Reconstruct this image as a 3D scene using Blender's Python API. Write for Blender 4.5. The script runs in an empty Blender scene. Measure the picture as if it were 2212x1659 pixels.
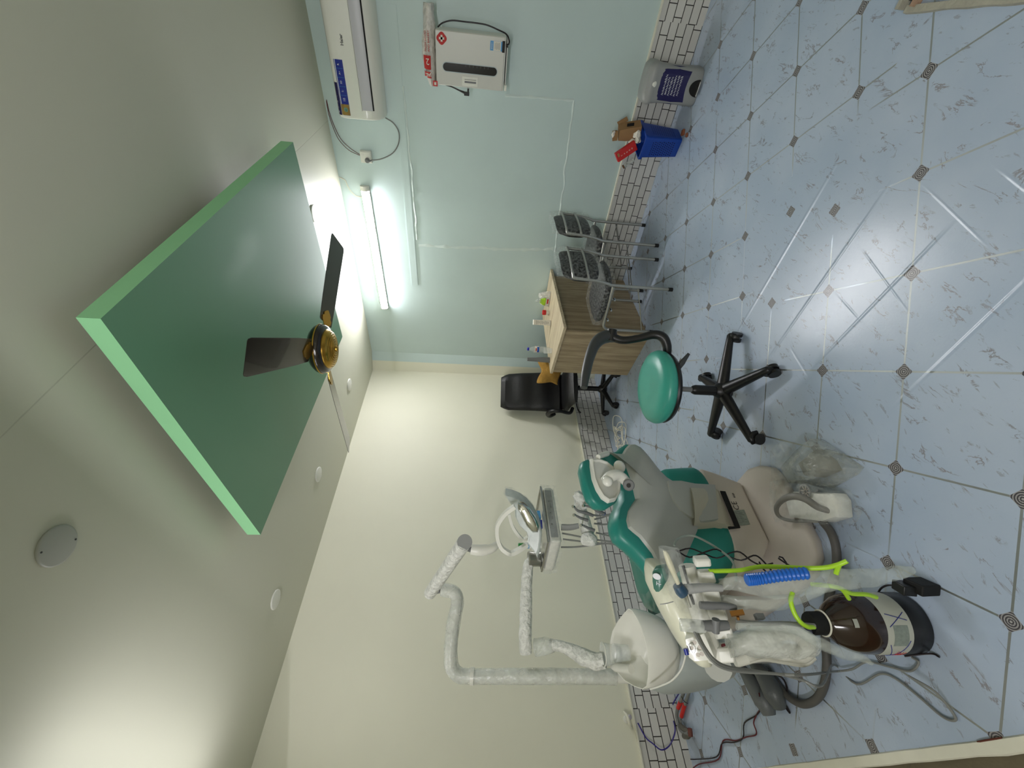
import bpy, bmesh, math, random
from mathutils import Vector, Matrix, noise
PI = math.pi
R = math.radians
random.seed(7)
sc = bpy.context.scene
col = sc.collection

# ---------------------------------------------------------------- camera (held sideways), world, lamps, exposure
cam_data = bpy.data.cameras.new('camera')
cam = bpy.data.objects.new('camera', cam_data)
col.objects.link(cam)
sc.camera = cam
cam_data.sensor_width = 36.0
cam_data.sensor_fit = 'HORIZONTAL'
cam_data.lens = 890.29 * 36.0 / 2212.0
cam_data.clip_start = 0.02
yaw, pitch, roll = R(224.4001), R(-5.0266), R(2.3899)
fw = Vector((math.cos(yaw)*math.cos(pitch), math.sin(yaw)*math.cos(pitch), math.sin(pitch)))
rt = Vector((math.sin(yaw), -math.cos(yaw), 0))
up = rt.cross(fw)
r2 = rt*math.cos(roll) + up*math.sin(roll)
u2 = -rt*math.sin(roll) + up*math.cos(roll)
mw = Matrix((( -u2.x, r2.x, -fw.x, 3.711), (-u2.y, r2.y, -fw.y, 3.405), (-u2.z, r2.z, -fw.z, 1.45), (0, 0, 0, 1)))
cam.matrix_world = mw

world = bpy.data.worlds.new('world')
sc.world = world
world.use_nodes = True
world.node_tree.nodes['Background'].inputs[0].default_value = (0.5, 0.55, 0.5, 1)
world.node_tree.nodes['Background'].inputs[1].default_value = 0.0
sc.view_settings.view_transform = 'Standard'
sc.view_settings.look = 'None'
sc.view_settings.exposure = 0.0
sc.view_settings.gamma = 1.0
sc.view_settings.use_curve_mapping = False
LAMP_1 = 140.0      # tube on the blue wall
LAMP_2 = 20.0      # tube over the opening, outside the frame
FILL_LAMP = 150.0       # added fill light, an unseen tube behind the viewer
LAMP_RGB = (1.0, 0.985, 1.03)

# ---------------------------------------------------------------- materials
def lin(c):
    return tuple((v/255.0/12.92) if v/255.0 <= 0.04045 else ((v/255.0+0.055)/1.055)**2.4 for v in c)

class NT:
    """tiny node-tree writer"""
    def __init__(s, name):
        s.m = bpy.data.materials.new(name); s.m.use_nodes = True
        s.t = s.m.node_tree; s.n = s.t.nodes; s.l = s.t.links
        s.b = s.n['Principled BSDF']
        s.tc = None
    def new(s, kind, **kw):
        n = s.n.new(kind)
        for k, v in kw.items(): setattr(n, k, v)
        return n
    def put(s, sock, v):
        if hasattr(v, 'links'): s.l.new(v, sock)
        elif v is not None: sock.default_value = v
    def math(s, op, a, b=None, c=None, clamp=False):
        n = s.new('ShaderNodeMath', operation=op); n.use_clamp = clamp
        s.put(n.inputs[0], a)
        if b is not None: s.put(n.inputs[1], b)
        if c is not None: s.put(n.inputs[2], c)
        return n.outputs[0]
    def obj(s):
        if s.tc is None: s.tc = s.new('ShaderNodeTexCoord')
        return s.tc.outputs['Object']
    def mapping(s, scale=(1,1,1), rot=(0,0,0), loc=(0,0,0), vec=None):
        n = s.new('ShaderNodeMapping')
        n.inputs['Scale'].default_value = scale; n.inputs['Rotation'].default_value = rot; n.inputs['Location'].default_value = loc
        s.l.new(vec or s.obj(), n.inputs['Vector'])
        return n.outputs[0]
    def noise(s, scale, detail=3, rough=0.5, vec=None, dist=0.0):
        n = s.new('ShaderNodeTexNoise')
        n.inputs['Scale'].default_value = scale; n.inputs['Detail'].default_value = detail
        n.inputs['Roughness'].default_value = rough; n.inputs['Distortion'].default_value = dist
        s.l.new(vec or s.obj(), n.inputs['Vector'])
        return n.outputs['Fac']
    def ramp(s, f, a, b):
        n = s.new('ShaderNodeMapRange'); n.interpolation_type = 'SMOOTHSTEP'
        s.put(n.inputs['Value'], f)
        n.inputs['From Min'].default_value = a; n.inputs['From Max'].default_value = b
        return n.outputs[0]
    def mix(s, f, a, b):
        n = s.new('ShaderNodeMix', data_type='RGBA')
        s.put(n.inputs[0], f)
        for k, v in ((6, a), (7, b)):
            if isinstance(v, tuple): v = (v[0], v[1], v[2], 1)
            s.put(n.inputs[k], v)
        return n.outputs[2]
    def bump(s, h, strength=0.3, dist=0.01):
        n = s.new('ShaderNodeBump')
        n.inputs['Strength'].default_value = strength; n.inputs['Distance'].default_value = dist
        s.l.new(h, n.inputs['Height']); s.l.new(n.outputs[0], s.b.inputs['Normal'])

def mat(name, rgb, rough=0.5, metal=0.0, var=0.06, vs=12.0, bump=0.0, bs=60.0, alpha=1.0, trans=0.0, spec=0.5, coat=0.0, ior=1.45):
    t = NT(name)
    c = lin(rgb)
    if var > 0:
        f = t.noise(vs, 4)
        d = tuple(v*(1-var*2) for v in c)
        l = tuple(min(1, v*(1+var)) for v in c)
        t.l.new(t.mix(f, d, l), t.b.inputs['Base Color'])
    else:
        t.b.inputs['Base Color'].default_value = (*c, 1)
    t.b.inputs['Roughness'].default_value = rough
    t.b.inputs['Metallic'].default_value = metal
    t.b.inputs['Specular IOR Level'].default_value = spec
    t.b.inputs['IOR'].default_value = ior
    t.b.inputs['Coat Weight'].default_value = coat
    t.b.inputs['Transmission Weight'].default_value = trans
    t.b.inputs['Alpha'].default_value = alpha
    if bump > 0: t.bump(t.noise(bs, 4), bump, 0.01)
    return t.m

def wood(name, a, b, axis='x', rough=0.45, scale=1.0):
    t = NT(name)
    sc_ = {'x': (0.6, 9, 9), 'y': (9, 0.6, 9), 'z': (9, 9, 0.6)}[axis]
    v = t.mapping(tuple(k*scale for k in sc_))
    f = t.noise(3.2, 6, 0.6, v, 0.6)
    g = t.noise(14, 3, 0.5, v)
    h = t.math('ADD', t.math('MULTIPLY', f, 0.75), t.math('MULTIPLY', g, 0.25))
    t.l.new(t.mix(t.ramp(h, 0.34, 0.66), lin(a), lin(b)), t.b.inputs['Base Color'])
    t.b.inputs['Roughness'].default_value = rough
    t.bump(h, 0.08, 0.01)
    return t.m

def film(name, rgb, alpha, rough=0.25, bs=25.0, bump=0.8):
    """thin crumpled plastic film: partly see-through"""
    t = NT(name)
    t.b.inputs['Base Color'].default_value = (*lin(rgb), 1)
    t.b.inputs['Roughness'].default_value = rough
    n = t.noise(bs, 3, 0.5)
    t.bump(n, bump, 0.02)
    a = t.math('ADD', t.math('MULTIPLY', t.ramp(n, 0.35, 0.65), 0.18), alpha-0.09, clamp=True)
    t.l.new(a, t.b.inputs['Alpha'])
    return t.m

def plaster(name, rgb, rough=0.75, blotch=0.05, extra=None):
    t = NT(name)
    c = lin(rgb)
    f = t.noise(0.9, 5, 0.55)
    g = t.noise(60, 2)
    base = t.mix(t.ramp(f, 0.3, 0.7), tuple(v*(1-blotch) for v in c), tuple(min(1, v*(1+blotch)) for v in c))
    t.l.new(base, t.b.inputs['Base Color'])
    t.b.inputs['Roughness'].default_value = rough
    h = t.math('ADD', t.math('MULTIPLY', t.noise(2.2, 4), 1.0), t.math('MULTIPLY', g, 0.03))
    t.bump(h, 0.25, 0.02)
    return t.m

# ---------------------------------------------------------------- mesh writer
off = {}
class MB:
    def __init__(s): s.v = []; s.f = []; s.mi = []; s.cur = 0
    def face(s, idx): s.f.append(tuple(idx)); s.mi.append(s.cur)
    def add(s, vs, fs):
        k = len(s.v); s.v += [Vector(v) for v in vs]
        for f in fs: s.face([k+i for i in f])
        return s
    def box(s, c, d, rot=None, taper=1.0):
        c = Vector(c); M = rot or Matrix.Identity(3)
        vs = []
        for z in (-1, 1):
            k = taper if z > 0 else 1.0
            for x, y in ((-1,-1),(1,-1),(1,1),(-1,1)):
                vs.append(c + M @ Vector((x*d[0]/2*k, y*d[1]/2*k, z*d[2]/2)))
        return s.add(vs, [(3,2,1,0),(4,5,6,7),(0,1,5,4),(1,2,6,5),(2,3,7,6),(3,0,4,7)])
    def loft(s, rings, cap=True, closed=True):
        k = len(s.v); n = len(rings[0])
        for r in rings: s.v += [Vector(p) for p in r]
        for i in range(len(rings)-1):
            for j in range(n if closed else n-1):
                a = k+i*n+j; b = k+i*n+(j+1) % n
                s.face((a, b, b+n, a+n))
        if cap:
            s.face(list(range(k+n-1, k-1, -1))); m = k+(len(rings)-1)*n
            s.face(list(range(m, m+n)))
        return s
    def tube(s, pts, r, seg=8, smooth=4, cap=True, flat=1.0):
        pts = [Vector(p) for p in pts]
        rs = r if isinstance(r, (list, tuple)) else [r]*len(pts)
        if smooth > 1 and len(pts) > 2:
            P = [pts[0]*2-pts[1]] + pts + [pts[-1]*2-pts[-2]]; out = []; ro = []
            for i in range(1, len(P)-2):
                for k in range(smooth):
                    t = k/smooth; a, b, c, d = P[i-1], P[i], P[i+1], P[i+2]
                    out.append(0.5*((2*b)+(c-a)*t+(2*a-5*b+4*c-d)*t*t+(3*b-3*c+d-a)*t**3))
                    ro.append(rs[i-1]*(1-t)+rs[i]*t)
            out.append(pts[-1]); ro.append(rs[-1]); pts = out; rs = ro
        T = []
        for i in range(len(pts)):
            d = pts[min(i+1, len(pts)-1)]-pts[max(i-1, 0)]
            T.append(d.normalized() if d.length > 1e-9 else Vector((0,0,1)))
        ref = Vector((0,0,1)) if abs(T[0].z) < 0.9 else Vector((1,0,0))
        n = (ref - T[0]*ref.dot(T[0])).normalized()
        rings = []
        for i, p in enumerate(pts):
            n = (n - T[i]*n.dot(T[i]))
            n = n.normalized() if n.length > 1e-6 else T[i].orthogonal().normalized()
            b = T[i].cross(n)
            rings.append([p + (n*math.cos(2*PI*j/seg)*flat + b*math.sin(2*PI*j/seg))*rs[i] for j in range(seg)])
        return s.loft(rings, cap)
    def cyl(s, a, b, r, r2=None, seg=20):
        return s.tube([a, b], [r, r if r2 is None else r2], seg, 1)
    def lathe(s, prof, c=(0,0,0), axis=(0,0,1), seg=28, sx=1.0, sy=1.0, xdir=None, cap=True):
        c = Vector(c); a = Vector(axis).normalized()
        x = Vector(xdir).normalized() if xdir else a.orthogonal().normalized()
        x = (x - a*x.dot(a)).normalized(); y = a.cross(x)
        rings = [[c + a*z + x*math.cos(2*PI*j/seg)*r*sx + y*math.sin(2*PI*j/seg)*r*sy for j in range(seg)] for r, z in prof]
        return s.loft(rings, cap)
    def prism(s, poly, ex):
        ex = Vector(ex); p = [Vector(q) for q in poly]
        return s.loft([p, [q+ex for q in p]])
    def dome(s, poly, n, layers, ctr=None):
        p = [Vector(q) for q in poly]; c = Vector(ctr) if ctr else sum(p, Vector())/len(p); n = Vector(n).normalized()
        return s.loft([[c+(q-c)*k + n*o for q in p] for k, o in layers])
    def ball(s, c, r, seg=14, rings=8, sc=(1,1,1), rot=None):
        M = rot or Matrix.Identity(3); c = Vector(c)
        R_ = []
        for i in range(rings+1):
            t = PI*(i+0.02 if i == 0 else (i-0.02 if i == rings else i))/rings
            R_.append([c + M @ Vector((math.sin(t)*math.cos(2*PI*j/seg)*r*sc[0], math.sin(t)*math.sin(2*PI*j/seg)*r*sc[1], -math.cos(t)*r*sc[2])) for j in range(seg)])
        return s.loft(R_)
    def crumple(s, amp, scale, seed=0.0):
        for i, v in enumerate(s.v):
            q = v*scale + Vector((seed, seed*1.7, -seed))
            s.v[i] = v + noise.noise_vector(q)*amp
        return s
    def build(s, name, m, parent=None, bev=0, sub=0, label=None, cat=None, group=None, kind=None, ang=38, origin=None, solid=0):
        if parent is not None: o0 = off[parent.name]
        elif origin is not None: o0 = Vector(origin)
        elif kind == 'structure': o0 = Vector((0,0,0))
        else:
            xs = [v.x for v in s.v]; ys = [v.y for v in s.v]; zs = [v.z for v in s.v]
            o0 = Vector(((min(xs)+max(xs))/2, (min(ys)+max(ys))/2, min(zs)))
        me = bpy.data.meshes.new(name)
        me.from_pydata([tuple(v-o0) for v in s.v], [], s.f)
        for mm in (m if isinstance(m, (list, tuple)) else [m]): me.materials.append(mm)
        for p, k in zip(me.polygons, s.mi): p.material_index = k; p.use_smooth = True
        bm = bmesh.new(); bm.from_mesh(me); bmesh.ops.recalc_face_normals(bm, faces=bm.faces); bm.to_mesh(me); bm.free()
        me.set_sharp_from_angle(angle=R(ang))
        o = bpy.data.objects.new(name, me); col.objects.link(o)
        if parent is not None: o.parent = parent
        else: o.location = o0
        off[o.name] = o0
        if bev:
            b = o.modifiers.new('bevel', 'BEVEL'); b.width = bev; b.segments = 2; b.limit_method = 'ANGLE'; b.angle_limit = R(40)
        if sub:
            b = o.modifiers.new('sub', 'SUBSURF'); b.levels = sub; b.render_levels = sub
        if solid:
            b = o.modifiers.new('solid', 'SOLIDIFY'); b.thickness = solid; b.offset = 0
        tag(o, label, cat, group, kind)
        return o

def tag(o, label=None, cat=None, group=None, kind=None):
    if label: o['label'] = label
    if cat: o['category'] = cat
    if group: o['group'] = group
    if kind: o['kind'] = kind

def thing(name, label, cat, loc=(0,0,0), group=None):
    o = bpy.data.objects.new(name, None); col.objects.link(o)
    o.empty_display_size = 0.05
    o.location = loc; off[o.name] = Vector(loc); tag(o, label, cat, group)
    return o

def dup(root, M, label, group=None):
    """copy a thing with its parts and sub-parts; M moves it"""
    r = root.copy(); col.objects.link(r); r.matrix_basis = M
    r['label'] = label
    if group: r['group'] = group
    for ch in list(root.children):
        c = ch.copy(); col.objects.link(c); c.parent = r
        for g in ch.children:
            d = g.copy(); col.objects.link(d); d.parent = c
    return r

def lettering(name, txt, size, o, x, y, m, parent, depth=0.0006, bold=0.0, align='LEFT'):
    """flat lettering as a mesh; o origin, x reading direction, y upward direction"""
    cu = bpy.data.curves.new(name, 'FONT'); cu.body = txt; cu.size = size; cu.extrude = depth; cu.offset = bold; cu.align_x = align
    cu.resolution_u = 2
    t = bpy.data.objects.new(name, cu); col.objects.link(t)
    dg = bpy.context.evaluated_depsgraph_get()
    me = bpy.data.meshes.new_from_object(t.evaluated_get(dg))
    bpy.data.objects.remove(t)
    x = Vector(x).normalized(); y = (Vector(y)-x*Vector(y).dot(x)).normalized(); z = x.cross(y)
    M = Matrix(((x.x,y.x,z.x,0),(x.y,y.y,z.y,0),(x.z,y.z,z.z,0),(0,0,0,1)))
    M = Matrix.Translation(Vector(o)-off[parent.name]) @ M
    me.transform(M)
    me.materials.clear(); me.materials.append(m)
    ob = bpy.data.objects.new(name, me); col.objects.link(ob); ob.parent = parent; off[ob.name] = off[parent.name]
    return ob

def emit(name, rgb, k):
    t = NT(name)
    t.b.inputs['Base Color'].default_value = (0.8, 0.8, 0.8, 1)
    t.b.inputs['Emission Color'].default_value = (*rgb, 1)
    t.b.inputs['Emission Strength'].default_value = k
    return t.m

M = {}
M['ceiling'] = plaster('ceiling_paint', (214,212,200), 0.6, 0.02)
M['wall_cream'] = plaster('cream_wall_paint', (226, 224, 204), 0.6, 0.03)
M['wall_blue'] = plaster('pale_blue_wall_paint', (196, 214, 212), 0.5, 0.05)
M['filler'] = plaster('wall_filler', (206, 220, 216), 0.8, 0.06)
M['cement'] = mat('cement', (168, 166, 152), 0.9, var=0.15, vs=20, bump=0.5)
M['outer_floor'] = mat('brown_screed', (108, 100, 78), 0.9, var=0.12, vs=8, bump=0.3)
M['pvc_white'] = mat('white_trim', (226, 224, 206), 0.45)
M['white'] = mat('white_plastic', (222, 222, 212), 0.32, var=0.02)
M['white_gloss'] = mat('glossy_white_plastic', (232, 232, 222), 0.18, var=0.02, coat=0.3)
M['shell'] = mat('grey_shell_plastic', (172, 174, 166), 0.42, var=0.02)
M['shell_warm'] = mat('warm_grey_plastic', (196, 188, 178), 0.45, var=0.02)
M['grey'] = mat('grey_plastic', (150, 152, 150), 0.4, var=0.03)
M['mid_grey'] = mat('mid_grey_plastic', (112, 114, 114), 0.4, var=0.03)
M['dark_grey'] = mat('dark_grey_plastic', (58, 60, 60), 0.45, var=0.05)
M['black'] = mat('black_plastic', (22, 22, 22), 0.38, var=0.05)
M['matt_black'] = mat('matt_black', (14, 14, 14), 0.7, var=0.05)
M['leather'] = mat('black_leather', (24, 24, 25), 0.42, var=0.1, vs=30, bump=0.2, bs=120)
M['teal'] = mat('teal_vinyl', (38, 128, 116), 0.36, var=0.03, bump=0.03, bs=200)
M['stool_teal'] = mat('teal_stool_vinyl', (62, 158, 140), 0.33, var=0.03, bump=0.03, bs=200)
M['steel'] = mat('brushed_steel', (190, 190, 186), 0.28, metal=1.0, var=0.04)
M['chair_steel'] = mat('grey_painted_tube', (176, 176, 170), 0.32, metal=0.75, var=0.04)
M['chrome'] = mat('chrome', (215, 215, 210), 0.1, metal=1.0, var=0.0)
M['brass'] = mat('brass', (190, 152, 70), 0.25, metal=1.0, var=0.08, vs=40)
M['fan_black'] = mat('fan_black_gloss', (30, 24, 20), 0.22, var=0.05, coat=0.4)
M['green_paint'] = mat('green_panel_paint', (106, 156, 124), 0.42, var=0.02, vs=3, bump=0.02, bs=6)
M['green_edge'] = mat('light_green_edge', (150, 214, 160), 0.5, var=0.02)  # lighter green than the panel face
M['blue'] = mat('blue_plastic', (22, 66, 160), 0.35, var=0.03)
M['navy'] = mat('navy_label', (26, 22, 78), 0.4, var=0.03)
M['hose_blue'] = mat('blue_coil_hose', (30, 98, 190), 0.3, var=0.03)
M['lime'] = mat('lime_tube', (168, 214, 48), 0.35, var=0.04)
M['cable_grey'] = mat('grey_rubber_cable', (126, 128, 124), 0.45, var=0.03)
M['hose_dark'] = mat('dark_grey_hose', (84, 82, 78), 0.5, var=0.05)
M['cream_cable'] = mat('white_cable', (222, 218, 200), 0.4)
M['wire_blue'] = mat('blue_wire', (48, 36, 128), 0.4)
M['wire_black'] = mat('black_wire', (26, 18, 22), 0.45)
M['wire_red'] = mat('dark_red_wire', (96, 26, 34), 0.45)
M['red'] = mat('red_plastic', (196, 34, 34), 0.4)
M['red_tape'] = mat('red_tape', (214, 48, 40), 0.35)
M['card'] = mat('brown_cardboard', (150, 116, 78), 0.85, var=0.1)
M['paper'] = mat('white_paper', (226, 222, 210), 0.8, bump=0.2)
M['cloth'] = mat('mustard_cloth', (178, 136, 62), 0.9, var=0.12, vs=30, bump=0.5)
M['amber'] = mat('amber_glass', (40, 20, 10), 0.12, var=0.3, vs=14, spec=0.7, coat=0.3)
M['label_paper'] = mat('bottle_label', (186, 188, 176), 0.6)
M['ink_blue'] = mat('blue_ink', (44, 52, 132), 0.6)
M['ink_grey'] = mat('grey_ink', (110, 112, 108), 0.6)
M['ink_black'] = mat('black_ink', (22, 22, 24), 0.6)
M['ink_red'] = mat('red_ink', (190, 46, 44), 0.6)
M['ink_white'] = mat('white_ink', (222, 224, 228), 0.6)
M['sticker_blue'] = mat('blue_sticker', (34, 48, 140), 0.3)
M['sticker_light'] = mat('light_blue_sticker', (70, 150, 205), 0.35)
M['foil'] = mat('silver_sticker', (140, 150, 140), 0.4, var=0.2, vs=90)
M['clear'] = film('clear_film', (226, 230, 226), 0.11, 0.12, 30, 1.0)
M['clear_thin'] = film('clear_thin_film', (226, 230, 226), 0.10, 0.08, 60, 0.6)
M['milky'] = film('milky_film', (222, 227, 220), 0.40, 0.22, 18, 1.0)
M['wrap'] = film('foam_wrap', (232, 233, 226), 0.86, 0.4, 40, 0.9)
M['bagfilm'] = film('thick_film', (200, 206, 200), 0.34, 0.15, 22, 1.0)
M['sleeve'] = film('thin_sleeve', (210, 218, 210), 0.26, 0.2, 16, 1.0)
M['glass'] = film('clear_plastic', (228, 234, 232), 0.24, 0.06, 6, 0.1)
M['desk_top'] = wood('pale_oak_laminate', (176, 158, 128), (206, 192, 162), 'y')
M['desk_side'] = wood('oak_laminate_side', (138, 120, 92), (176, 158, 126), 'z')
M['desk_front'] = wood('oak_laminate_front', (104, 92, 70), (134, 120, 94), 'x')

# ================================================================ THE ROOM
ZC = 2.66
def floor_material():
    t = NT('vinyl_tile_sheet')
    P = t.obj()
    def dot(a, b, c=0.0):
        n = t.new('ShaderNodeVectorMath', operation='DOT_PRODUCT')
        t.l.new(P, n.inputs[0]); n.inputs[1].default_value = (a, b, 0)
        return t.math('ADD', n.outputs['Value'], c)
    sep = t.new('ShaderNodeSeparateXYZ'); t.l.new(P, sep.inputs[0])
    sheet = t.math('GREATER_THAN', sep.outputs[0], 1.905)
    s = 0.332; q = 1/math.sqrt(2)
    def axes(th, o1, o2):
        c, d = math.cos(th), math.sin(th)
        # lat=(x-y)q, dep=(x+y)q
        ux = (q*c + q*d)/s; uy = (-q*c + q*d)/s; u0 = -(o1*c + o2*d)/s
        vx = (-q*d + q*c)/s; vy = (q*d + q*c)/s; v0 = -(-o1*d + o2*c)/s
        return (ux, uy, u0), (vx, vy, v0)
    ua, va = axes(R(-0.790), -0.3458, 2.8734)
    ub, vb = axes(R(-2.950), -0.2434, 3.4360)
    def sel(a, b):
        A = dot(*a); B = dot(*b)
        return t.math('ADD', A, t.math('MULTIPLY', t.math('SUBTRACT', B, A), sheet))
    U = sel(ua, ub); V = sel(va, vb)
    du = t.math('ABSOLUTE', t.math('SUBTRACT', U, t.math('ROUND', U)))
    dv = t.math('ABSOLUTE', t.math('SUBTRACT', V, t.math('ROUND', V)))
    wob = t.noise(1.3, 2)
    keep = t.ramp(wob, 0.36, 0.46)
    line = t.math('MULTIPLY', t.math('LESS_THAN', t.math('MINIMUM', du, dv), 0.0095), keep)
    dia = t.math('LESS_THAN', t.math('ADD', du, dv), 0.088)
    rad = t.math('SQRT', t.math('ADD', t.math('MULTIPLY', du, du), t.math('MULTIPLY', dv, dv)))
    ring = t.ramp(t.math('SINE', t.math('MULTIPLY', rad, 330)), -0.2, 0.3)
    orn = t.ramp(t.math('SINE', t.math('MULTIPLY', t.math('MULTIPLY', du, dv), 24000)), -0.3, 0.3)
    pat = t.math('MULTIPLY', ring, t.math('ADD', t.math('MULTIPLY', orn, 0.5), 0.5))
    # marble veins
    v = t.mapping((1.3, 3.0, 1), (0, 0, R(-28)))
    n1 = t.noise(4.6, 7, 0.62, v, 1.1)
    vein = t.math('SUBTRACT', 1.0, t.ramp(t.math('ABSOLUTE', t.math('SUBTRACT', n1, 0.5)), 0.004, 0.022))
    gate = t.ramp(t.noise(7.0, 3, 0.5, v), 0.52, 0.62)
    vein = t.math('MULTIPLY', vein, gate)
    v2 = t.mapping((1.6, 4.0, 1), (0, 0, R(-20)), (3.3, 1.1, 0))
    blot = t.math('MULTIPLY', t.ramp(t.noise(13.0, 5, 0.6, v2, 0.5), 0.63, 0.69), 0.55)
    vein = t.math('MAXIMUM', vein, blot)
    cloud = t.ramp(t.noise(2.4, 4), 0.3, 0.75)
    base = t.mix(cloud, lin((164, 180, 200)), lin((178, 191, 208)))
    vc = t.mix(t.noise(3, 2), lin((104, 108, 110)), lin((142, 128, 122)))
    base = t.mix(t.math('MULTIPLY', vein, 0.75), base, vc)
    base = t.mix(line, base, lin((168, 172, 170)))
    base = t.mix(dia, base, t.mix(pat, lin((70, 68, 72)), lin((168, 166, 164))))
    t.l.new(base, t.b.inputs['Base Color'])
    notd = t.math('SUBTRACT', 1.0, dia)
    met = t.math('MULTIPLY', t.math('MULTIPLY', line, notd), 0.9)
    t.l.new(met, t.b.inputs['Metallic'])
    t.l.new(t.math('ADD', 0.26, t.math('MULTIPLY', met, 0.24)), t.b.inputs['Roughness'])
    # creases and wrinkles pressed into the sheet, each (x0,y0,x1,y1,width,height)
    cre = [(1.905, 2.05, 1.90, 3.05, 0.020, 1.0), (2.20, 2.02, 2.20, 3.05, 0.018, 0.8),
           (2.245, 2.31, 2.50, 2.28, 0.016, -0.7), (2.24, 2.80, 2.62, 2.72, 0.010, 0.5), (2.26, 2.62, 2.52, 2.60, 0.012, 0.5),
           (2.50, 3.03, 2.43, 2.30, 0.016, 0.8), (2.78, 3.02, 2.79, 2.42, 0.016, 1.0),
           (2.30, 3.05, 2.66, 2.98, 0.010, 0.5), (2.45, 3.16, 2.75, 3.10, 0.012, 0.6), (1.25, 2.25, 1.55, 1.9, 0.012, 0.4)]
    H = None
    for x0, y0, x1, y1, w, h in cre:
        L = math.hypot(x1-x0, y1-y0); dx, dy = (x1-x0)/L, (y1-y0)/L
        a = dot(dx, dy, -(x0*dx+y0*dy)); b = dot(-dy, dx, -(-x0*dy+y0*dx))
        m = t.math('MULTIPLY', t.ramp(a, 0.0, 0.12), t.math('SUBTRACT', 1.0, t.ramp(a, L-0.12, L)))
        k = t.math('SUBTRACT', 1.0, t.ramp(t.math('ABSOLUTE', b), 0.0, w*0.62))
        e = t.math('MULTIPLY', t.math('MULTIPLY', m, k), h*0.34)
        H = e if H is None else t.math('ADD', H, e)
    fine = t.math('MULTIPLY', t.noise(120, 2), 0.035)
    wav = t.math('MULTIPLY', t.noise(3.5, 2), 0.35)
    gro = t.math('MULTIPLY', line, -0.08)
    t.bump(t.math('ADD', t.math('ADD', H, gro), t.math('ADD', fine, wav)), 1.0, 0.004)
    return t.m

def brick_material(name, along):
    t = NT(name)
    sep = t.new('ShaderNodeSeparateXYZ'); t.l.new(t.obj(), sep.inputs[0])
    cmb = t.new('ShaderNodeCombineXYZ')
    a = sep.outputs[1] if along == 'y' else sep.outputs[0]
    seam = t.math('ROUND', t.math('DIVIDE', a, 0.6))
    t.l.new(a, cmb.inputs[0]); t.l.new(t.math('ADD', sep.outputs[2], t.math('ADD', 0.005, t.math('MULTIPLY', t.math('SINE', t.math('MULTIPLY', seam, 2.3)), 0.006))), cmb.inputs[1])
    b = t.new('ShaderNodeTexBrick'); b.offset = 0.43; b.offset_frequency = 2; b.squash = 0.72; b.squash_frequency = 3
    b.inputs['Scale'].default_value = 1.0; b.inputs['Mortar Size'].default_value = 0.0030; b.inputs['Mortar Smooth'].default_value = 0.15
    b.inputs['Brick Width'].default_value = 0.165; b.inputs['Row Height'].default_value = 0.0565; b.inputs['Bias'].default_value = 0
    b.inputs['Color1'].default_value = (*lin((216, 214, 208)), 1); b.inputs['Color2'].default_value = (*lin((204, 202, 196)), 1)
    b.inputs['Mortar'].default_value = (*lin((40, 36, 30)), 1)
    t.l.new(cmb.outputs[0], b.inputs['Vector'])
    t.l.new(b.outputs['Color'], t.b.inputs['Base Color'])
    t.b.inputs['Roughness'].default_value = 0.45
    t.bump(b.outputs['Fac'], -0.3, 0.003)
    return t.m

M['floor'] = floor_material()
M['brick_y'] = brick_material('white_brick_skirting_right', 'y')
M['brick_x'] = brick_material('white_brick_skirting_left', 'x')

b = MB(); b.box((1.82, 2.35, -0.02), (3.64, 4.70, 0.04)); b.build('floor', M['floor'], kind='structure')
b = MB(); b.box((4.35, 2.35, -0.03), (1.40, 4.70, 0.04)); b.build('floor', M['outer_floor'], kind='structure')

def ragged(a, c, w, zt, n=40, amp=0.004, seed=1.0):
    """irregular cement edging between two floor points"""
    a = Vector(a); c = Vector(c); d = (c-a); L = d.length; d.normalize(); p = Vector((-d.y, d.x, 0))
    rings = []
    for i in range(n+1):
        t = L*i/n; k = noise.noise(Vector((t*9, seed, 0)))*amp; k2 = noise.noise(Vector((t*11, seed+5, 0)))*amp
        o = a + d*t
        rings.append([o-p*(w/2+k), o-p*(w/2+k)*0.8+Vector((0,0,zt)), o+p*(w/2+k2)*0.8+Vector((0,0,zt)), o+p*(w/2+k2)])
    return MB().loft(rings)
ragged((3.650, 0.0, 0), (3.650, 3.43, 0), 0.034, 0.006).build('trim_1', M['pvc_white'], kind='structure')
# broken threshold on the far right: the sheet is cut away over a brown screed block
bb = MB()
for k in range(24):
    x0 = 1.865+k*0.075; y0 = 3.478+(x0-1.865)*0.10
    bb.box((x0+0.0375, y0+0.42, 0.003), (0.076, 0.80, 0.012+0.002*math.sin(k*2.1)))
bb.build('trim_2', mat('olive_screed', (74, 70, 50), 0.95, var=0.25, vs=22, bump=0.6), kind='structure')
ragged((1.815, 3.458, 0.0), (3.6, 3.637, 0.0), 0.026, 0.014, 60, 0.007, 3.0).build('trim_3', M['cement'], kind='structure')
ragged((1.845, 3.465, 0.0), (1.86, 4.0, 0.0), 0.02, 0.022, 16, 0.008, 4.0).build('trim_4', mat('pink_cement', (168, 140, 118), 0.9, var=0.15, vs=30, bump=0.5), kind='structure')
ragged((1.795, 3.455, 0.0), (1.775, 4.0, 0.0), 0.022, 0.03, 16, 0.006, 6.0).build('trim_10', M['cement'], kind='structure')
MB().box((1.818, 3.73, 0.004), (0.030, 0.50, 0.010)).build('trim_11', M['dark_grey'], kind='structure')
MB().tube([(3.636, 2.001, 0.004), (3.635, 2.031, 0.006), (3.634, 2.077, 0.004)], 0.0025, 6).build('wood_splinter', mat('splinter', (98, 52, 38), 0.8), label='thin reddish-brown splinter lying at the white floor edge in the foreground', cat='splinter')

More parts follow.
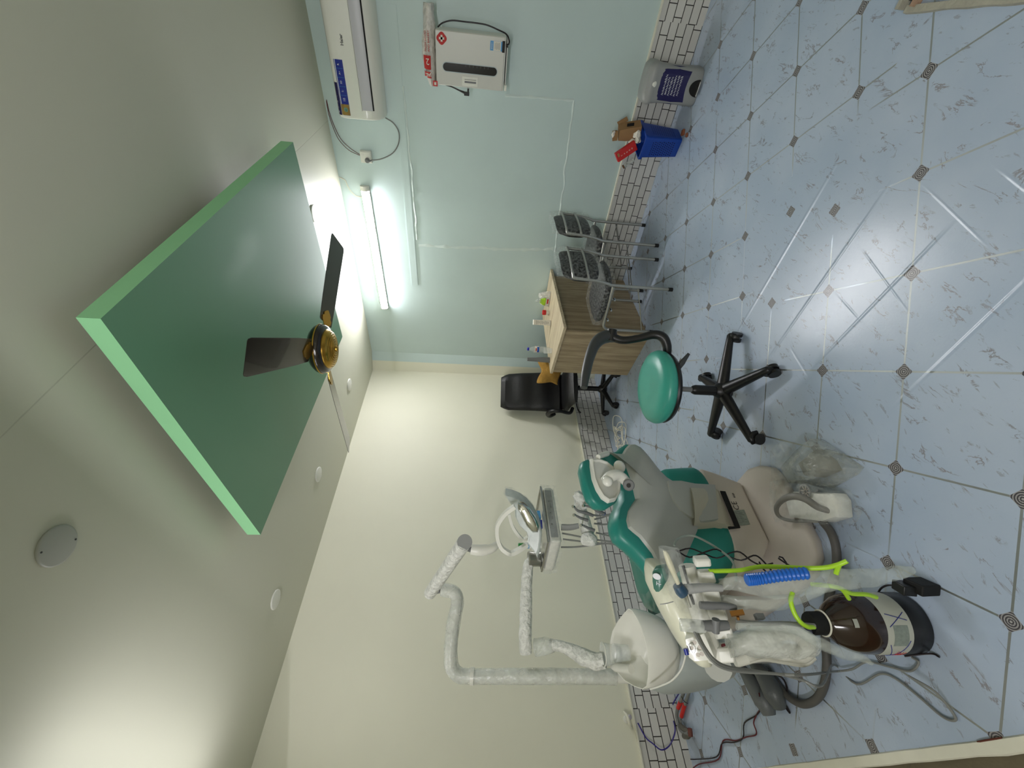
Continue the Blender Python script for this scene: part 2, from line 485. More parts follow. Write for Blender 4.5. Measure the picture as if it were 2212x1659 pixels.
def ceil_mat():
    t = NT('ceiling_board_paint')
    c = lin((204, 204, 186))
    f = t.noise(0.8, 4)
    sep = t.new('ShaderNodeSeparateXYZ'); t.l.new(t.obj(), sep.inputs[0])
    yy = t.math('SUBTRACT', sep.outputs[1], t.math('ADD', 2.513, t.math('MULTIPLY', sep.outputs[0], -0.021)))
    ln = t.math('SUBTRACT', 1.0, t.ramp(t.math('ABSOLUTE', yy), 0.0008, 0.003))
    base = t.mix(f, tuple(v*0.97 for v in c), tuple(v*1.03 for v in c))
    t.l.new(t.mix(t.math('MULTIPLY', ln, 0.25), base, lin((120, 120, 104))), t.b.inputs['Base Color'])
    t.b.inputs['Roughness'].default_value = 0.5
    t.bump(t.math('ADD', t.noise(1.6, 3), t.math('MULTIPLY', ln, -0.1)), 0.25, 0.02)
    return t.m
b = MB(); b.box((2.5, 2.35, ZC+0.03), (5.1, 4.74, 0.06)); b.build('ceiling', ceil_mat(), kind='structure')
b = MB(); b.box((-0.05, 2.35, ZC/2), (0.1, 4.74, ZC)); b.build('wall_right', M['wall_blue'], kind='structure')
b = MB(); b.box((2.55, -0.05, ZC/2), (5.0, 0.1, ZC)); b.build('wall_left', M['wall_cream'], kind='structure')
b = MB(); b.box((5.05, 2.35, ZC/2), (0.1, 4.74, ZC)); b.build('wall_near', M['wall_cream'], kind='structure')
b = MB(); b.box((2.5, 4.75, ZC/2), (5.1, 0.1, ZC)); b.build('wall_behind', M['wall_cream'], kind='structure')
# column boxed across the corner: painted half blue, half cream
b = MB()
pb = Vector((0.0, 0.208, 0)); pc = Vector((0.093, 0.0, 0)); pm = pb + (pc-pb)*0.48
b.add([pb, pm, pm+Vector((0,0,ZC)), pb+Vector((0,0,ZC))], [(0,1,2,3)])
b.cur = 1
b.add([pm, pc, pc+Vector((0,0,ZC)), pm+Vector((0,0,ZC)), (-0.01,-0.01,0), (-0.01,-0.01,ZC)], [(0,1,2,3), (0,4,1), (1,4,5,2)])
b.build('wall_corner', [M['wall_blue'], M['wall_cream']], kind='structure')
# skirting
b = MB(); b.box((0.006, 2.35+0.1, 0.157), (0.012, 4.5, 0.314)); b.build('baseboard_right', M['brick_y'], kind='structure')
b = MB(); b.box((2.5, 0.006, 0.157), (4.82, 0.012, 0.314)); b.build('baseboard_left', M['brick_x'], kind='structure')
b = MB(); b.box((0.010, 2.45, 0.319), (0.020, 4.5, 0.013)); b.build('trim_5', M['pvc_white'], kind='structure', bev=0.002)
b = MB(); b.box((2.5, 0.010, 0.319), (4.82, 0.020, 0.011)); b.build('trim_6', M['pvc_white'], kind='structure', bev=0.002)

# bricked-up opening: rough filler ridges on the blue wall
def ridge(pts, w, h, seed):
    P = []
    for i in range(len(pts)-1):
        a = Vector(pts[i]); c = Vector(pts[i+1]); n = max(2, int((c-a).length/0.02))
        P += [a+(c-a)*k/n for k in range(n)]
    P.append(Vector(pts[-1])); rings = []
    for i, p in enumerate(P):
        d = (P[min(i+1, len(P)-1)]-P[max(i-1, 0)]).normalized(); q = Vector((0, -d.z, d.y))
        s1 = noise.noise(Vector((i*0.35, seed, 0))); s2 = noise.noise(Vector((i*0.3, seed+9, 0)))
        ww = w*(0.75+0.8*s1); hh = max(0.0008, h*(0.6+1.2*s2)); c = p + q*noise.noise(Vector((i*0.15, seed+3, 0)))*0.012
        rings.append([c-q*ww+Vector((-.001,0,0)), c-q*ww*0.4+Vector((hh,0,0)), c+q*ww*0.5+Vector((hh*0.8,0,0)), c+q*ww+Vector((-.001,0,0))])
    return rings
b = MB()
b.loft(ridge([(0,1.60,2.05),(0,2.20,2.055),(0,2.78,2.07)], 0.012, 0.006, 1))
b.loft(ridge([(0,1.545,2.04),(0,1.555,1.7),(0,1.57,1.2),(0,1.60,0.76)], 0.022, 0.004, 2))
b.loft(ridge([(0,1.58,0.745),(0,2.2,0.77),(0,2.80,0.80)], 0.012, 0.005, 3))
b.loft(ridge([(0,2.80,0.80),(0,2.795,1.05),(0,2.785,1.32)], 0.014, 0.004, 4))
b.build('trim_7', M['filler'], kind='structure')
b = MB(); b.box((0.002, 2.17, 2.105), (0.004, 2.1, 0.06));
b.crumple(0.002, 6).build('trim_8', M['wall_blue'], kind='structure')

# ---------------------------------------------------------------- tube lights
def batten(y0, y1, z0, z1, xs, label, k, sgn=1, capped=True):
    t = thing('tube_light', label, 'light', (xs, (y0+y1)/2, (z0+z1)/2))
    a = Vector((xs, y0, z0)); c = Vector((xs, y1, z1)); d = (c-a).normalized(); x = Vector((sgn, 0, 0)); z = x.cross(d)*-1
    def prof(r, n=10, a0=0.0, a1=0.0): return [x*(0.016+math.sin(a0+(PI-a1-a0)*i/n)*r*0.9) + z*math.cos(a0+(PI-a1-a0)*i/n)*r for i in range(n+1)]
    def base(): return [z*0.037, z*0.037+x*0.016, -z*0.037+x*0.016, -z*0.037]
    MB().loft([[p+q for q in base()] for p in (a, c)]).build('backing', M['white'], t)
    e = 0.035
    MB().loft([[p+q for q in prof(0.036, 10, R(40), R(20))] for p in (a+d*e, c-d*0.006)], cap=False, closed=False).build('diffuser', k, t)
    MB().loft([[p+q for q in prof(0.0355)] for p in (a+d*e, c-d*0.006)]).build('housing', M['white'], t)
    MB().loft([[p+q for q in prof(0.0375)] for p in (a-d*0.004, a+d*e)]).build('end_cap', M['white'], t)
    MB().loft([[p+q for q in prof(0.0375)] for p in (c-d*0.006, c+d*0.004)]).build('end_cap', M['white'], t)
    return t
batten(2.055, 0.835, 2.455, 2.435, 0.002, 'glowing tube light high on the pale blue wall', emit('lit_tube', LAMP_RGB, LAMP_1))
batten(0.55, 1.75, 2.44, 2.44, 3.70, 'tube light on the beam over the opening, outside the picture', emit('lit_tube_b', LAMP_RGB, LAMP_2), -1)
batten(2.7, 3.9, 2.0, 2.0, 4.99, 'added fill tube on the far wall behind the viewer, outside the picture', emit('fill_tube', LAMP_RGB, FILL_LAMP), -1)  # unseen fill light, added to lift the dim walls, ceiling and floor
b = MB(); b.box((3.79, 2.35, 2.53), (0.17, 4.7, 0.26)); b.build('trim_9', M['wall_cream'], kind='structure')
o = MB().tube([(0.006, 2.106, 2.655), (0.008, 2.085, 2.61), (0.007, 2.045, 2.60), (0.007, 2.0, 2.58), (0.007, 1.965, 2.545), (0.007, 1.955, 2.50), (0.012, 1.955, 2.46)], 0.0035, 6)
o.build('light_cable', M['cream_cable'], label='thin white cable running from the ceiling edge to the glowing tube light', cat='cable')

# ---------------------------------------------------------------- hanging green panel
t = thing('ceiling_panel', 'large green square panel hung just below the ceiling around the fan', 'ceiling panel', (1.9, 1.945, 2.515))
cs = [(2.712, 2.617), (2.707, 1.266), (1.082, 1.276), (1.100, 2.655)]
MB().loft([[(x, y, 2.515) for x, y in cs], [(x, y, 2.58) for x, y in cs]], cap=False).build('panel_edge', M['green_edge'], t)
b = MB(); b.add([(x, y, 2.515) for x, y in cs], [(0, 1, 2, 3)]); b.add([(x, y, 2.58) for x, y in cs], [(3, 2, 1, 0)])
b.build('panel_face', M['green_paint'], t)
for sx in (1.45, 2.35):
    for sy in (1.6, 2.3):
        MB().cyl((sx, sy, 2.58), (sx, sy, ZC), 0.012, seg=10).build('hanger', M['steel'], t)

# ---------------------------------------------------------------- blank cover plates on the ceiling
spots = [((3.137, 2.100), 'round white cover plate on the ceiling nearest the viewer, dark screw hole either side'),
         ((2.76, 0.475), 'round ceiling cover plate next to the near end of the cream wall'),
         ((1.844, 0.488), 'round ceiling cover plate along the cream wall, second from the far corner'),
         ((0.847, 0.50), 'round ceiling cover plate nearest the far corner'),
         ((0.70, 2.085), 'round ceiling cover plate near the tube light, half hidden by the green panel')]
for i, ((x, y), lab) in enumerate(spots):
    t = thing('cover_plate', lab, 'ceiling plate', (x, y, ZC), 'round blank cover plates on the ceiling')
    MB().lathe([(0.058, 0.0), (0.060, -0.004), (0.0585, -0.008), (0.054, -0.0095), (0.001, -0.0095)], (x, y, ZC), (0,0,1), 40).build('disc', M['white'] if i else M['shell'], t, ang=60)
    for s in (-1, 1):
        MB().cyl((x+s*0.0355, y+s*0.0355, ZC-0.0105), (x+s*0.0355, y+s*0.0355, ZC-0.008), 0.003, seg=10).build('screw', M['dark_grey'] if i == 0 else M['white'], t)

# ---------------------------------------------------------------- ceiling fan
fan = thing('ceiling_fan', 'black three-blade ceiling fan with brass dome hanging under the green panel', 'fan', (2.0, 1.93, 2.265))
H = Vector((2.0, 1.93, 2.265))
tilt = Matrix.Rotation(R(2.5), 3, 'X') @ Matrix.Rotation(R(1.9), 3, 'Y')
ax = tilt @ Vector((0, 0, 1))
MB().lathe([(0.06, 0.045), (0.105, 0.038), (0.125, 0.018), (0.130, 0.0), (0.128, -0.018), (0.118, -0.030), (0.09, -0.034)], H, ax, 40).build('motor', M['fan_black'], fan, ang=50)
MB().lathe([(0.1305, 0.004), (0.1325, 0.0), (0.1305, -0.004)], H, ax, 40, cap=False).build('trim_ring', M['brass'], fan)
pr = [(0.104, -0.026)]
rr = 0.104; zz = -0.031
for k in range(8):
    r0_ = 0.104-0.0112*k; zf = lambda r: -0.030-0.040*math.sqrt(max(0, 1-(r/0.106)**2))
    pr += [(r0_, zf(r0_)), (r0_-0.002, zf(r0_)-0.0035), (r0_-0.0075, zf(r0_-0.0075)-0.003), (r0_-0.0095, zf(r0_-0.0095))]
zz = -0.070
pr += [(0.014, zz-0.002), (0.013, zz-0.009), (0.008, zz-0.012), (0.001, zz-0.012)]
MB().lathe(pr, H, ax, 48).build('dome', M['brass'], fan, ang=25)
MB().cyl(H+ax*0.04, (H.x-0.012, H.y+0.01, 2.515), 0.014, seg=14).build('downrod', M['fan_black'], fan)
MB().lathe([(0.018, 0.0), (0.045, 0.03), (0.055, 0.055), (0.05, 0.06)], H+ax*0.055, ax, 24).build('canopy', M['fan_black'], fan)
for k in range(3):
    a = R(37.2+120*k)
    Q = tilt @ Matrix.Rotation(a, 3, 'Z') @ Matrix.Rotation(R(-11), 3, 'X')
    def T(x, y, z): return H + Q @ Vector((x, y, z))
    out = []
    for x, w in ((0.155, 0.050), (0.162, 0.057), (0.3, 0.0635), (0.5, 0.068), (0.700, 0.072), (0.718, 0.068), (0.723, 0.060)): out.append((x, w))
    poly = [T(x, w, 0.0) for x, w in out] + [T(x, -w, 0.0) for x, w in reversed(out)]
    n = Q @ Vector((0, 0, 1))
    bl = MB().prism([p - n*0.0 for p in poly], n*0.0022).build('blade', M['fan_black'], fan)
    br = MB()
    lf = [(0.10, 0.020), (0.135, 0.018), (0.150, 0.026), (0.165, 0.040), (0.185, 0.043), (0.195, 0.030), (0.21, 0.032), (0.225, 0.018), (0.238, 0.0)]
    pp = [T(x, w, -0.004) for x, w in lf] + [T(x, -w, -0.004) for x, w in reversed(lf[:-1])]
    br.prism(pp, n*0.004).build('blade_bracket', M['brass'], bl)

# ================================================================ RIGHT WALL: air conditioner, socket, steriliser
Y_ = Vector((0,1,0)); Z_ = Vector((0,0,1))
ac = thing('air_conditioner', 'long white split air conditioner mounted high on the pale blue wall', 'air conditioner', (0.0, 3.0, 2.22))
prof = [(0.002, 2.205), (0.002, 2.520), (0.125, 2.524), (0.165, 2.518), (0.190, 2.503), (0.203, 2.478), (0.2065, 2.44), (0.205, 2.35), (0.2005, 2.28), (0.196, 2.262), (0.165, 2.225), (0.11, 2.205)]
def acx(y0, y1, p): return [[(x, y, z) for x, z in p] for y in (y0, y1)]
b = MB(); c0 = (0.10, 2.36)
rings = []
for y, k in ((2.585, 0.93), (2.588, 0.97), (2.600, 1.0), (3.40, 1.0), (3.412, 0.97), (3.415, 0.93)):
    rings.append([(max(0.002, c0[0]+(x-c0[0])*k), y, c0[1]+(z-c0[1])*k) for x, z in prof])
b.loft(rings).build('body', M['white_gloss'], ac, ang=30)
MB().loft([[(x, y, z) for x, z in ((0.2055, 2.335), (0.2065, 2.332), (0.2022, 2.276), (0.198, 2.265), (0.196, 2.268))] for y in (2.645, 3.36)]).build('louver', M['grey'] if False else mat('louver_plastic', (196, 196, 200), 0.35, var=0.01), ac)
MB().loft([[(x, y, z) for x, z in ((0.1955, 2.2655), (0.1985, 2.2645), (0.1930, 2.2555), (0.190, 2.257))] for y in (2.645, 3.36)]).build('air_slot', M['matt_black'], ac)
MB().box((0.206, 3.0, 2.338), (0.002, 0.72, 0.0016)).build('panel_seam', M['mid_grey'], ac)
def acface(z):
    pts = sorted([(p[1], p[0]) for p in prof[3:10]])
    for (za, xa), (zb, xb) in zip(pts, pts[1:]):
        if za <= z <= zb: return xa+(xb-xa)*(z-za)/(zb-za)
    return 0.2
def patch(y0, y1, z0, z1, e=0.0008, n=5):
    b = MB(); r = []
    for i in range(n+1):
        z = z0+(z1-z0)*i/n; x = acface(z)+e
        r.append([(x, y0, z), (x, y1, z)])
    for i in range(n):
        k = len(b.v); b.add([r[i][0], r[i][1], r[i+1][1], r[i+1][0]], [(0,1,2,3)])
    return b
st = patch(2.605, 2.925, 2.425, 2.485).build('sticker', M['sticker_blue'], ac)
patch(2.603, 2.795, 2.487, 2.512, 0.0012).build('sticker_tab', M['navy'], st)
patch(2.606, 2.672, 2.426, 2.484, 0.0012).build('sticker_photo', mat('sticker_photo', (160, 130, 60), 0.4, var=0.5, vs=30), st)
MB().lathe([(0.014, 0), (0.014, 0.0015), (0.001, 0.0015)], (acface(2.452)+0.001, 2.64, 2.452), (1,0,0), 20).build('sticker_globe', mat('sticker_globe', (120, 170, 150), 0.4, var=0.5, vs=70), st)
for yy in (2.724, 2.775, 2.826, 2.877): patch(yy, yy+0.0012, 2.430, 2.481, 0.0013).build('sticker_line', M['sticker_light'], st)
lettering('sticker_print', 'Turbo Cool', 0.021, (acface(2.50)+0.004, 2.615, 2.492), Y_, Vector((-0.45,0,1)), M['ink_white'], st)
lettering('sticker_print', '10', 0.022, (acface(2.45)+0.002, 2.688, 2.445), Y_, Z_, M['ink_white'], st)
lettering('sticker_print', '1:', 0.020, (acface(2.45)+0.002, 2.742, 2.448), Y_, Z_, M['ink_white'], st)
lettering('sticker_print', '3D', 0.016, (acface(2.45)+0.002, 2.790, 2.450), Y_, Z_, M['ink_white'], st)
lettering('sticker_print', 'A+', 0.016, (acface(2.45)+0.002, 2.842, 2.450), Y_, Z_, M['ink_white'], st)
lettering('sticker_print', 'R', 0.018, (acface(2.45)+0.002, 2.893, 2.450), Y_, Z_, M['ink_white'], st)
lettering('brand_lettering', 'Haier', 0.026, (acface(2.41)+0.0008, 3.000, 2.402), Y_, Z_, M['ink_grey'], ac, bold=0.0008)

so = thing('power_socket', 'small square white socket box on the blue wall beside the air conditioner', 'socket', (0.0, 2.285, 2.36))
MB().box((0.018, 2.285, 2.405), (0.034, 0.088, 0.088)).build('box', M['white'], so, bev=0.004)
MB().box((0.038, 2.285, 2.405), (0.005, 0.078, 0.078)).build('faceplate', M['white_gloss'], so, bev=0.002)
MB().box((0.0415, 2.305, 2.425), (0.003, 0.014, 0.02)).build('switch', M['white'], so)
pl = MB().tube([(0.041, 2.268, 2.394), (0.055, 2.267, 2.392), (0.075, 2.267, 2.390)], [0.018, 0.020, 0.012], 12, 1)
pl.tube([(0.062, 2.267, 2.388), (0.064, 2.268, 2.372), (0.056, 2.272, 2.358)], [0.010, 0.007, 0.004], 8, 2)
pl.build('plug', M['mid_grey'], label='grey three-pin plug pushed into the socket box on the blue wall', cat='plug')
MB().tube([(0.056, 2.272, 2.360), (0.04, 2.285, 2.28), (0.02, 2.33, 2.19), (0.01, 2.40, 2.14), (0.01, 2.48, 2.13), (0.015, 2.54, 2.165), (0.04, 2.575, 2.215)], 0.0045, 8).build('air_conditioner_cable', M['cable_grey'], label='grey power cable looping from the air conditioner down to the socket', cat='cable')
w = MB()
w.tube([(0.006, 2.649, 2.641), (0.006, 2.562, 2.636), (0.010, 2.482, 2.618), (0.012, 2.396, 2.585), (0.012, 2.336, 2.525), (0.020, 2.297, 2.454)], 0.0022, 6)
w.tube([(0.006, 2.641, 2.643), (0.010, 2.559, 2.643), (0.014, 2.475, 2.628), (0.016, 2.389, 2.599), (0.014, 2.322, 2.538), (0.020, 2.290, 2.455)], 0.0022, 6)
w.build('socket_wires', M['wire_red'], label='pair of thin loose wires from the ceiling edge to the socket box', cat='wire')

uv = thing('sterilizer_cabinet', 'white wall-mounted steriliser box with red cross and dark slot window', 'steriliser', (0.0, 2.992, 1.31))
MB().box((0.112, 2.992, 1.574), (0.216, 0.294, 0.462)).build('body', M['white'], uv, bev=0.008)
dr = MB().box((0.222, 2.992, 1.578), (0.012, 0.290, 0.452)).build('door', M['shell_warm'] if False else mat('door_enamel', (206, 206, 198), 0.35, var=0.01), uv, bev=0.004)
def stadium(c, w, h, n=10):
    r = w/2; P = []
    for i in range(n+1): a = PI*i/n; P.append((c[0]+r*math.cos(a), c[1]+h/2-r+r*math.sin(a)))
    for i in range(n+1): a = PI+PI*i/n; P.append((c[0]+r*math.cos(a), c[1]-h/2+r+r*math.sin(a)))
    return P
MB().prism([(0.2275, y, z) for y, z in stadium((2.951, 1.576), 0.056, 0.372)], (0.002, 0, 0)).build('window_rim', M['sticker_light'] if False else mat('window_rim', (178, 190, 190), 0.3, var=0), dr)
MB().prism([(0.2285, y, z) for y, z in stadium((2.951, 1.576), 0.046, 0.362)], (0.002, 0, 0)).build('window', mat('dark_window', (24, 26, 26), 0.15, var=0.1), dr)
for k in range(7): MB().box((0.2312, 2.966, 1.455+k*0.025), (0.001, 0.010, 0.0018)).build('scale_mark', M['ink_grey'], dr)
MB().box((0.229, 2.884, 1.575), (0.006, 0.052, 0.108)).build('handle_plate', M['white_gloss'], dr, bev=0.002)
MB().box((0.232, 2.884, 1.573), (0.003, 0.020, 0.078)).build('handle_recess', M['mid_grey'], dr)
MB().box((0.236, 2.889, 1.573), (0.006, 0.007, 0.078)).build('handle_bar', M['white_gloss'], dr, bev=0.002)
lo = MB(); oc = []
for k in range(32):
    a = 2*PI*k/32; r = 0.031*(1+0.08*math.cos(4*(a)))
    oc.append((0.2285, 3.096+r*math.cos(a), 1.763+r*math.sin(a)))
lg = lo.prism(oc, (0.001, 0, 0)).build('red_emblem', M['ink_red'], dr)
MB().box((0.230, 3.096, 1.763), (0.0014, 0.034, 0.012)).box((0.230, 3.096, 1.763), (0.0014, 0.012, 0.034)).build('emblem_cross', M['paper'], lg)
stk = MB().box((0.2288, 3.088, 1.400), (0.001, 0.050, 0.094)).build('sticker', M['sticker_light'], dr)
MB().box((0.2296, 3.088, 1.402), (0.001, 0.049, 0.048)).build('sticker_panel', M['paper'], stk)
MB().box((0.2296, 3.088, 1.360), (0.001, 0.060, 0.018)).build('sticker_strip', M['ink_black'], stk)
for k in range(4): MB().box((0.2304, 3.088, 1.388+k*0.009), (0.0006, 0.036-0.006*(k % 2), 0.0022)).build('sticker_print', M['ink_grey'], stk)
lettering('sticker_print', 'SMART', 0.011, (0.2300, 3.070, 1.433), Y_, Z_, M['ink_white'], stk)
MB().box((0.10, 2.992, 1.333), (0.19, 0.27, 0.006)).build('bottom_shelf', M['white'], uv)
MB().box((0.215, 2.866, 1.330), (0.02, 0.034, 0.016)).build('foot', M['white_gloss'], uv, bev=0.003)
MB().cyl((0.215, 3.095, 1.330), (0.215, 3.095, 1.344), 0.010, seg=12).build('foot', M['black'], uv)
MB().tube([(0.18, 3.146, 1.79), (0.17, 3.168, 1.76), (0.165, 3.185, 1.70), (0.16, 3.186, 1.62), (0.16, 3.186, 1.53), (0.16, 3.182, 1.47), (0.17, 3.166, 1.40), (0.19, 3.15, 1.345), (0.21, 3.12, 1.325), (0.215, 3.10, 1.328)], 0.0045, 8).build('steriliser_cord', M['wire_black'], label='black cord arching over the right side of the steriliser box', cat='cord')
pc = thing('power_plug', 'black angled plug dangling left of the steriliser box', 'plug', (0.2, 2.81, 1.56))
MB().tube([(0.18, 2.842, 1.745), (0.19, 2.836, 1.70), (0.20, 2.822, 1.65), (0.205, 2.813, 1.615)], [0.004, 0.004, 0.005, 0.008], 8).build('lead', M['wire_black'], pc)
MB().box((0.205, 2.808, 1.598), (0.028, 0.022, 0.036)).box((0.207, 2.826, 1.588), (0.024, 0.022, 0.012)).build('plug_body', M['black'], pc, bev=0.003)
MB().cyl((0.205, 2.836, 1.592), (0.205, 2.846, 1.592), 0.003, seg=8).cyl((0.205, 2.836, 1.583), (0.205, 2.846, 1.583), 0.003, seg=8).build('pin', M['steel'], pc)
# shopping bag lying on the steriliser
bag = thing('shopping_bag', 'crumpled white shopping bag with red print lying on top of the steriliser', 'bag', (0.12, 3.02, 1.805))
b = MB(); rings = []
for i in range(19):
    u = i/18; y = 2.835+0.42*u
    hh = 0.022+0.075*math.sin(min(1, u*1.3+0.25)*PI*0.55)*(1-0.55*u**3); ww = 0.085*(1-0.35*u**2); z0 = 1.809 + max(0, u-0.75)*0.05
    rings.append([(0.135+math.cos(2*PI*j/18)*ww, y, z0+hh/2+math.sin(2*PI*j/18)*hh/2) for j in range(18)])
b.loft(rings).crumple(0.009, 22, 1.0).crumple(0.005, 60, 4.0)
for v in b.v: v.z = max(v.z, 1.806)
b.build('bag_body', film('bag_plastic', (224, 220, 212), 0.92, 0.35, 30, 0.7), bag)
bp_ = MB(); 
for (ya, yb, za, zb) in ((2.905, 3.005, 1.835, 1.900), (2.865, 2.885, 1.830, 1.87)):
    pass
def bagprint(y0, y1, z0, z1, n=12):
    b = MB()
    for i in range(n):
        for j in range(4):
            q = []
            for (a, c) in ((i, j), (i+1, j), (i+1, j+1), (i, j+1)):
                y = y0+(y1-y0)*a/n; z = z0+(z1-z0)*c/4
                u = (y-2.835)/0.42; hh = 0.022+0.075*math.sin(min(1, u*1.3+0.25)*PI*0.55)*(1-0.55*u**3); ww = 0.085*(1-0.35*u**2)
                s = max(-1, min(1, (z-1.809-hh/2)/(hh/2)))
                q.append((0.135+math.sqrt(1-s*s)*ww+0.014, y, z))
            b.add(q, [(0,1,2,3)])
    return b
g = bagprint(2.925, 3.000, 1.838, 1.886).build('print_patch', M['ink_red'], bag)
lettering('print_mark', '2', 0.050, (0.238, 2.985, 1.845), Z_, -Y_, M['paper'], g)
g2 = bagprint(2.878, 2.912, 1.836, 1.890).build('print_patch', M['ink_red'], bag)
lettering('print', 'JAL', 0.026, (0.240, 2.906, 1.836), Z_, -Y_, M['paper'], g2, bold=0.001)
lettering('print', 'FRESH FOOD', 0.018, (0.232, 3.02, 1.862), Y_, Vector((-.3,0,1)), M['ink_red'], bag)
lettering('print', 'AND BAKERY', 0.018, (0.236, 3.02, 1.842), Y_, Vector((-.3,0,1)), M['ink_red'], bag)
tg = MB()
tg.prism([(0.225, 2.852+0.022*math.cos(a), 1.812+0.022*math.sin(a)) for a in [R(45+90*k) for k in range(4)]], (0.006, 0, 0))
tg = tg.build('bag_tag', M['red'], bag); MB().box((0.232, 2.852, 1.812), (0.002, 0.016, 0.014)).build('tag_print', M['paper'], tg)

# ================================================================ FURNITURE
# ---- visitor chairs (tube frame, plastic-wrapped black pads); built at the origin facing +y
vc = thing('visitor_chair', 'plastic-wrapped black visitor chair at the desk, nearer to the dental stool', 'chair', (0,0,0), 'plastic-wrapped visitor chairs')
W = 0.205
for s in (-1, 1):
    b = MB()
    b.tube([(s*W, -0.20, 0.02), (s*W, -0.205, 0.44), (s*W, -0.215, 0.50), (s*W, -0.235, 0.60), (s*W, -0.245, 0.74), (s*W*0.985, -0.250, 0.778)], 0.0115, 10, 3)
    b.build('rear_upright', M['chair_steel'], vc)
    b = MB(); b.tube([(s*W, -0.195, 0.455), (s*W, 0.0, 0.445), (s*W, 0.15, 0.436), (s*W, 0.195, 0.425), (s*W, 0.218, 0.395), (s*W, 0.222, 0.34), (s*W, 0.222, 0.02)], 0.0115, 10, 4)
    b.build('front_leg', M['chair_steel'], vc)
    b = MB(); b.tube([(s*W, -0.202, 0.27), (s*W, 0.0, 0.185), (s*W, 0.22, 0.10)], 0.008, 8, 1, flat=0.6)
    b.build('brace', M['chair_steel'], vc)
    MB().cyl((s*W, -0.20, 0.0), (s*W, -0.20, 0.032), 0.0145, seg=14).build('foot_cap', M['black'], vc)
    MB().cyl((s*W, 0.222, 0.0), (s*W, 0.222, 0.032), 0.0145, seg=14).build('foot_cap', M['black'], vc)
    for y in (-0.08, 0.02, 0.12):
        MB().cyl((s*(W-0.012), y, 0.415), (s*(W+0.014), y, 0.415), 0.0075, seg=12).build('bolt', M['chrome'], vc)
for z, y in ((0.772, -0.25), (0.655, -0.245)):
    MB().tube([(-W, y, z), (-W*0.8, y-0.022, z+0.006), (0, y-0.034, z+0.008), (W*0.8, y-0.022, z+0.006), (W, y, z)], 0.009, 8, 4).build('back_rail', M['chair_steel'], vc)
b = MB(); rings = []
for i in range(13):
    u = -1+2*i/12; x = u*0.195; k = (1-abs(u)**5)**0.5 if abs(u) < 1 else 0.05; k = max(k, 0.15)
    yb = -0.268+0.03*u*u
    zc, hz, hy = 0.705, 0.145*(0.86+0.14*k), 0.020*k+0.004
    rings.append([(x, yb+hy*math.cos(2*PI*j/20)+0.018, zc+hz*k**0.35*(abs(math.sin(2*PI*j/20))**0.6)*(1 if math.sin(2*PI*j/20) > 0 else -1)) for j in range(20)])
b.loft(rings).build('backrest', M['leather'], vc)
b = MB(); b.lathe([(0.6, 0), (0.97, 0.004), (1.0, 0.02), (1.0, 0.035), (0.95, 0.05), (0.6, 0.057), (0.01, 0.058)], (0, 0.0, 0.448), (0,0,1), 28, 0.205, 0.215, (1,0,0))
for v in b.v:
    d = Vector((v.x/0.205, v.y/0.215)); 
    m_ = max(abs(d.x), abs(d.y)); l = d.length
    if l > 1e-6:
        k = (l/m_)**0.55; v.x *= k; v.y *= k
seat = b.build('seat', M['leather'], vc)
b = MB(); b.box((0, 0.0, 0.477), (0.424, 0.44, 0.072)); 
bm = MB(); n = 14
for f in range(1): pass
rings = []
for i in range(9):
    t_ = i/8; z = 0.432+0.085*t_; k = 1.0-0.05*abs(t_-0.5)*2
    rings.append([(0.218*k*math.copysign(abs(math.cos(2*PI*j/48))**0.35, math.cos(2*PI*j/48)), 0.228*k*math.copysign(abs(math.sin(2*PI*j/48))**0.35, math.sin(2*PI*j/48)), z) for j in range(48)])
MB().loft(rings).crumple(0.006, 26, 2).build('seat_wrap', M['clear_thin'], vc)
rings = []
for i in range(9):
    t_ = i/8; z = 0.555+0.325*t_; k = 1.0-0.12*max(0, t_-0.7)/0.3
    rings.append([(0.222*k*math.copysign(abs(math.cos(2*PI*j/40))**0.5, math.cos(2*PI*j/40)), -0.248+0.040*math.sin(2*PI*j/40)*k, z) for j in range(40)])
MB().loft(rings).crumple(0.008, 24, 5).build('back_wrap', M['clear_thin'], vc)
def place(px, py, rz): return Matrix.Translation((px, py, 0)) @ Matrix.Rotation(rz, 4, 'Z')
# facing the desk (-y)
vc2 = dup(vc, place(0.335, 1.755, R(180+1)), 'plastic-wrapped black visitor chair beside the blue wall, farther from the dental stool', 'plastic-wrapped visitor chairs')
vc.matrix_basis = place(0.815, 1.665, R(180-4))

# ---- desk
dk = thing('desk', 'light oak laminate office desk standing against the pale blue wall', 'desk', (0.5, 1.1, 0))
top = [(1.03, 1.447), (0.905, 0.815), (0.012, 0.84), (0.012, 1.40)]
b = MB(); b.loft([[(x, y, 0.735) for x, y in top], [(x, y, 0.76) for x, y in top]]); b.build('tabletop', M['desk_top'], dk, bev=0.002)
def panel(a, c, z0, z1, th, name, m):
    a = Vector((*a, 0)); c = Vector((*c, 0)); d = (c-a).normalized(); n = Vector((d.y, -d.x, 0))*th
    return MB().loft([[a+Z_*z0, c+Z_*z0, c+n+Z_*z0, a+n+Z_*z0], [a+Z_*z1, c+Z_*z1, c+n+Z_*z1, a+n+Z_*z1]]).build(name, m, dk, bev=0.0015)
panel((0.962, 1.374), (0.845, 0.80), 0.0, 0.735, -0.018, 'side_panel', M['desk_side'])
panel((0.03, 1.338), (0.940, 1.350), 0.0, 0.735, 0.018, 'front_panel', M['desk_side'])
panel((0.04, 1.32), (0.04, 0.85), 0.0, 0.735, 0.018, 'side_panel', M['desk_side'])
MB().cyl((0.918, 1.13, 0.45), (0.921, 1.13, 0.45), 0.005, seg=10).build('cam_cap', M['paper'], dk)

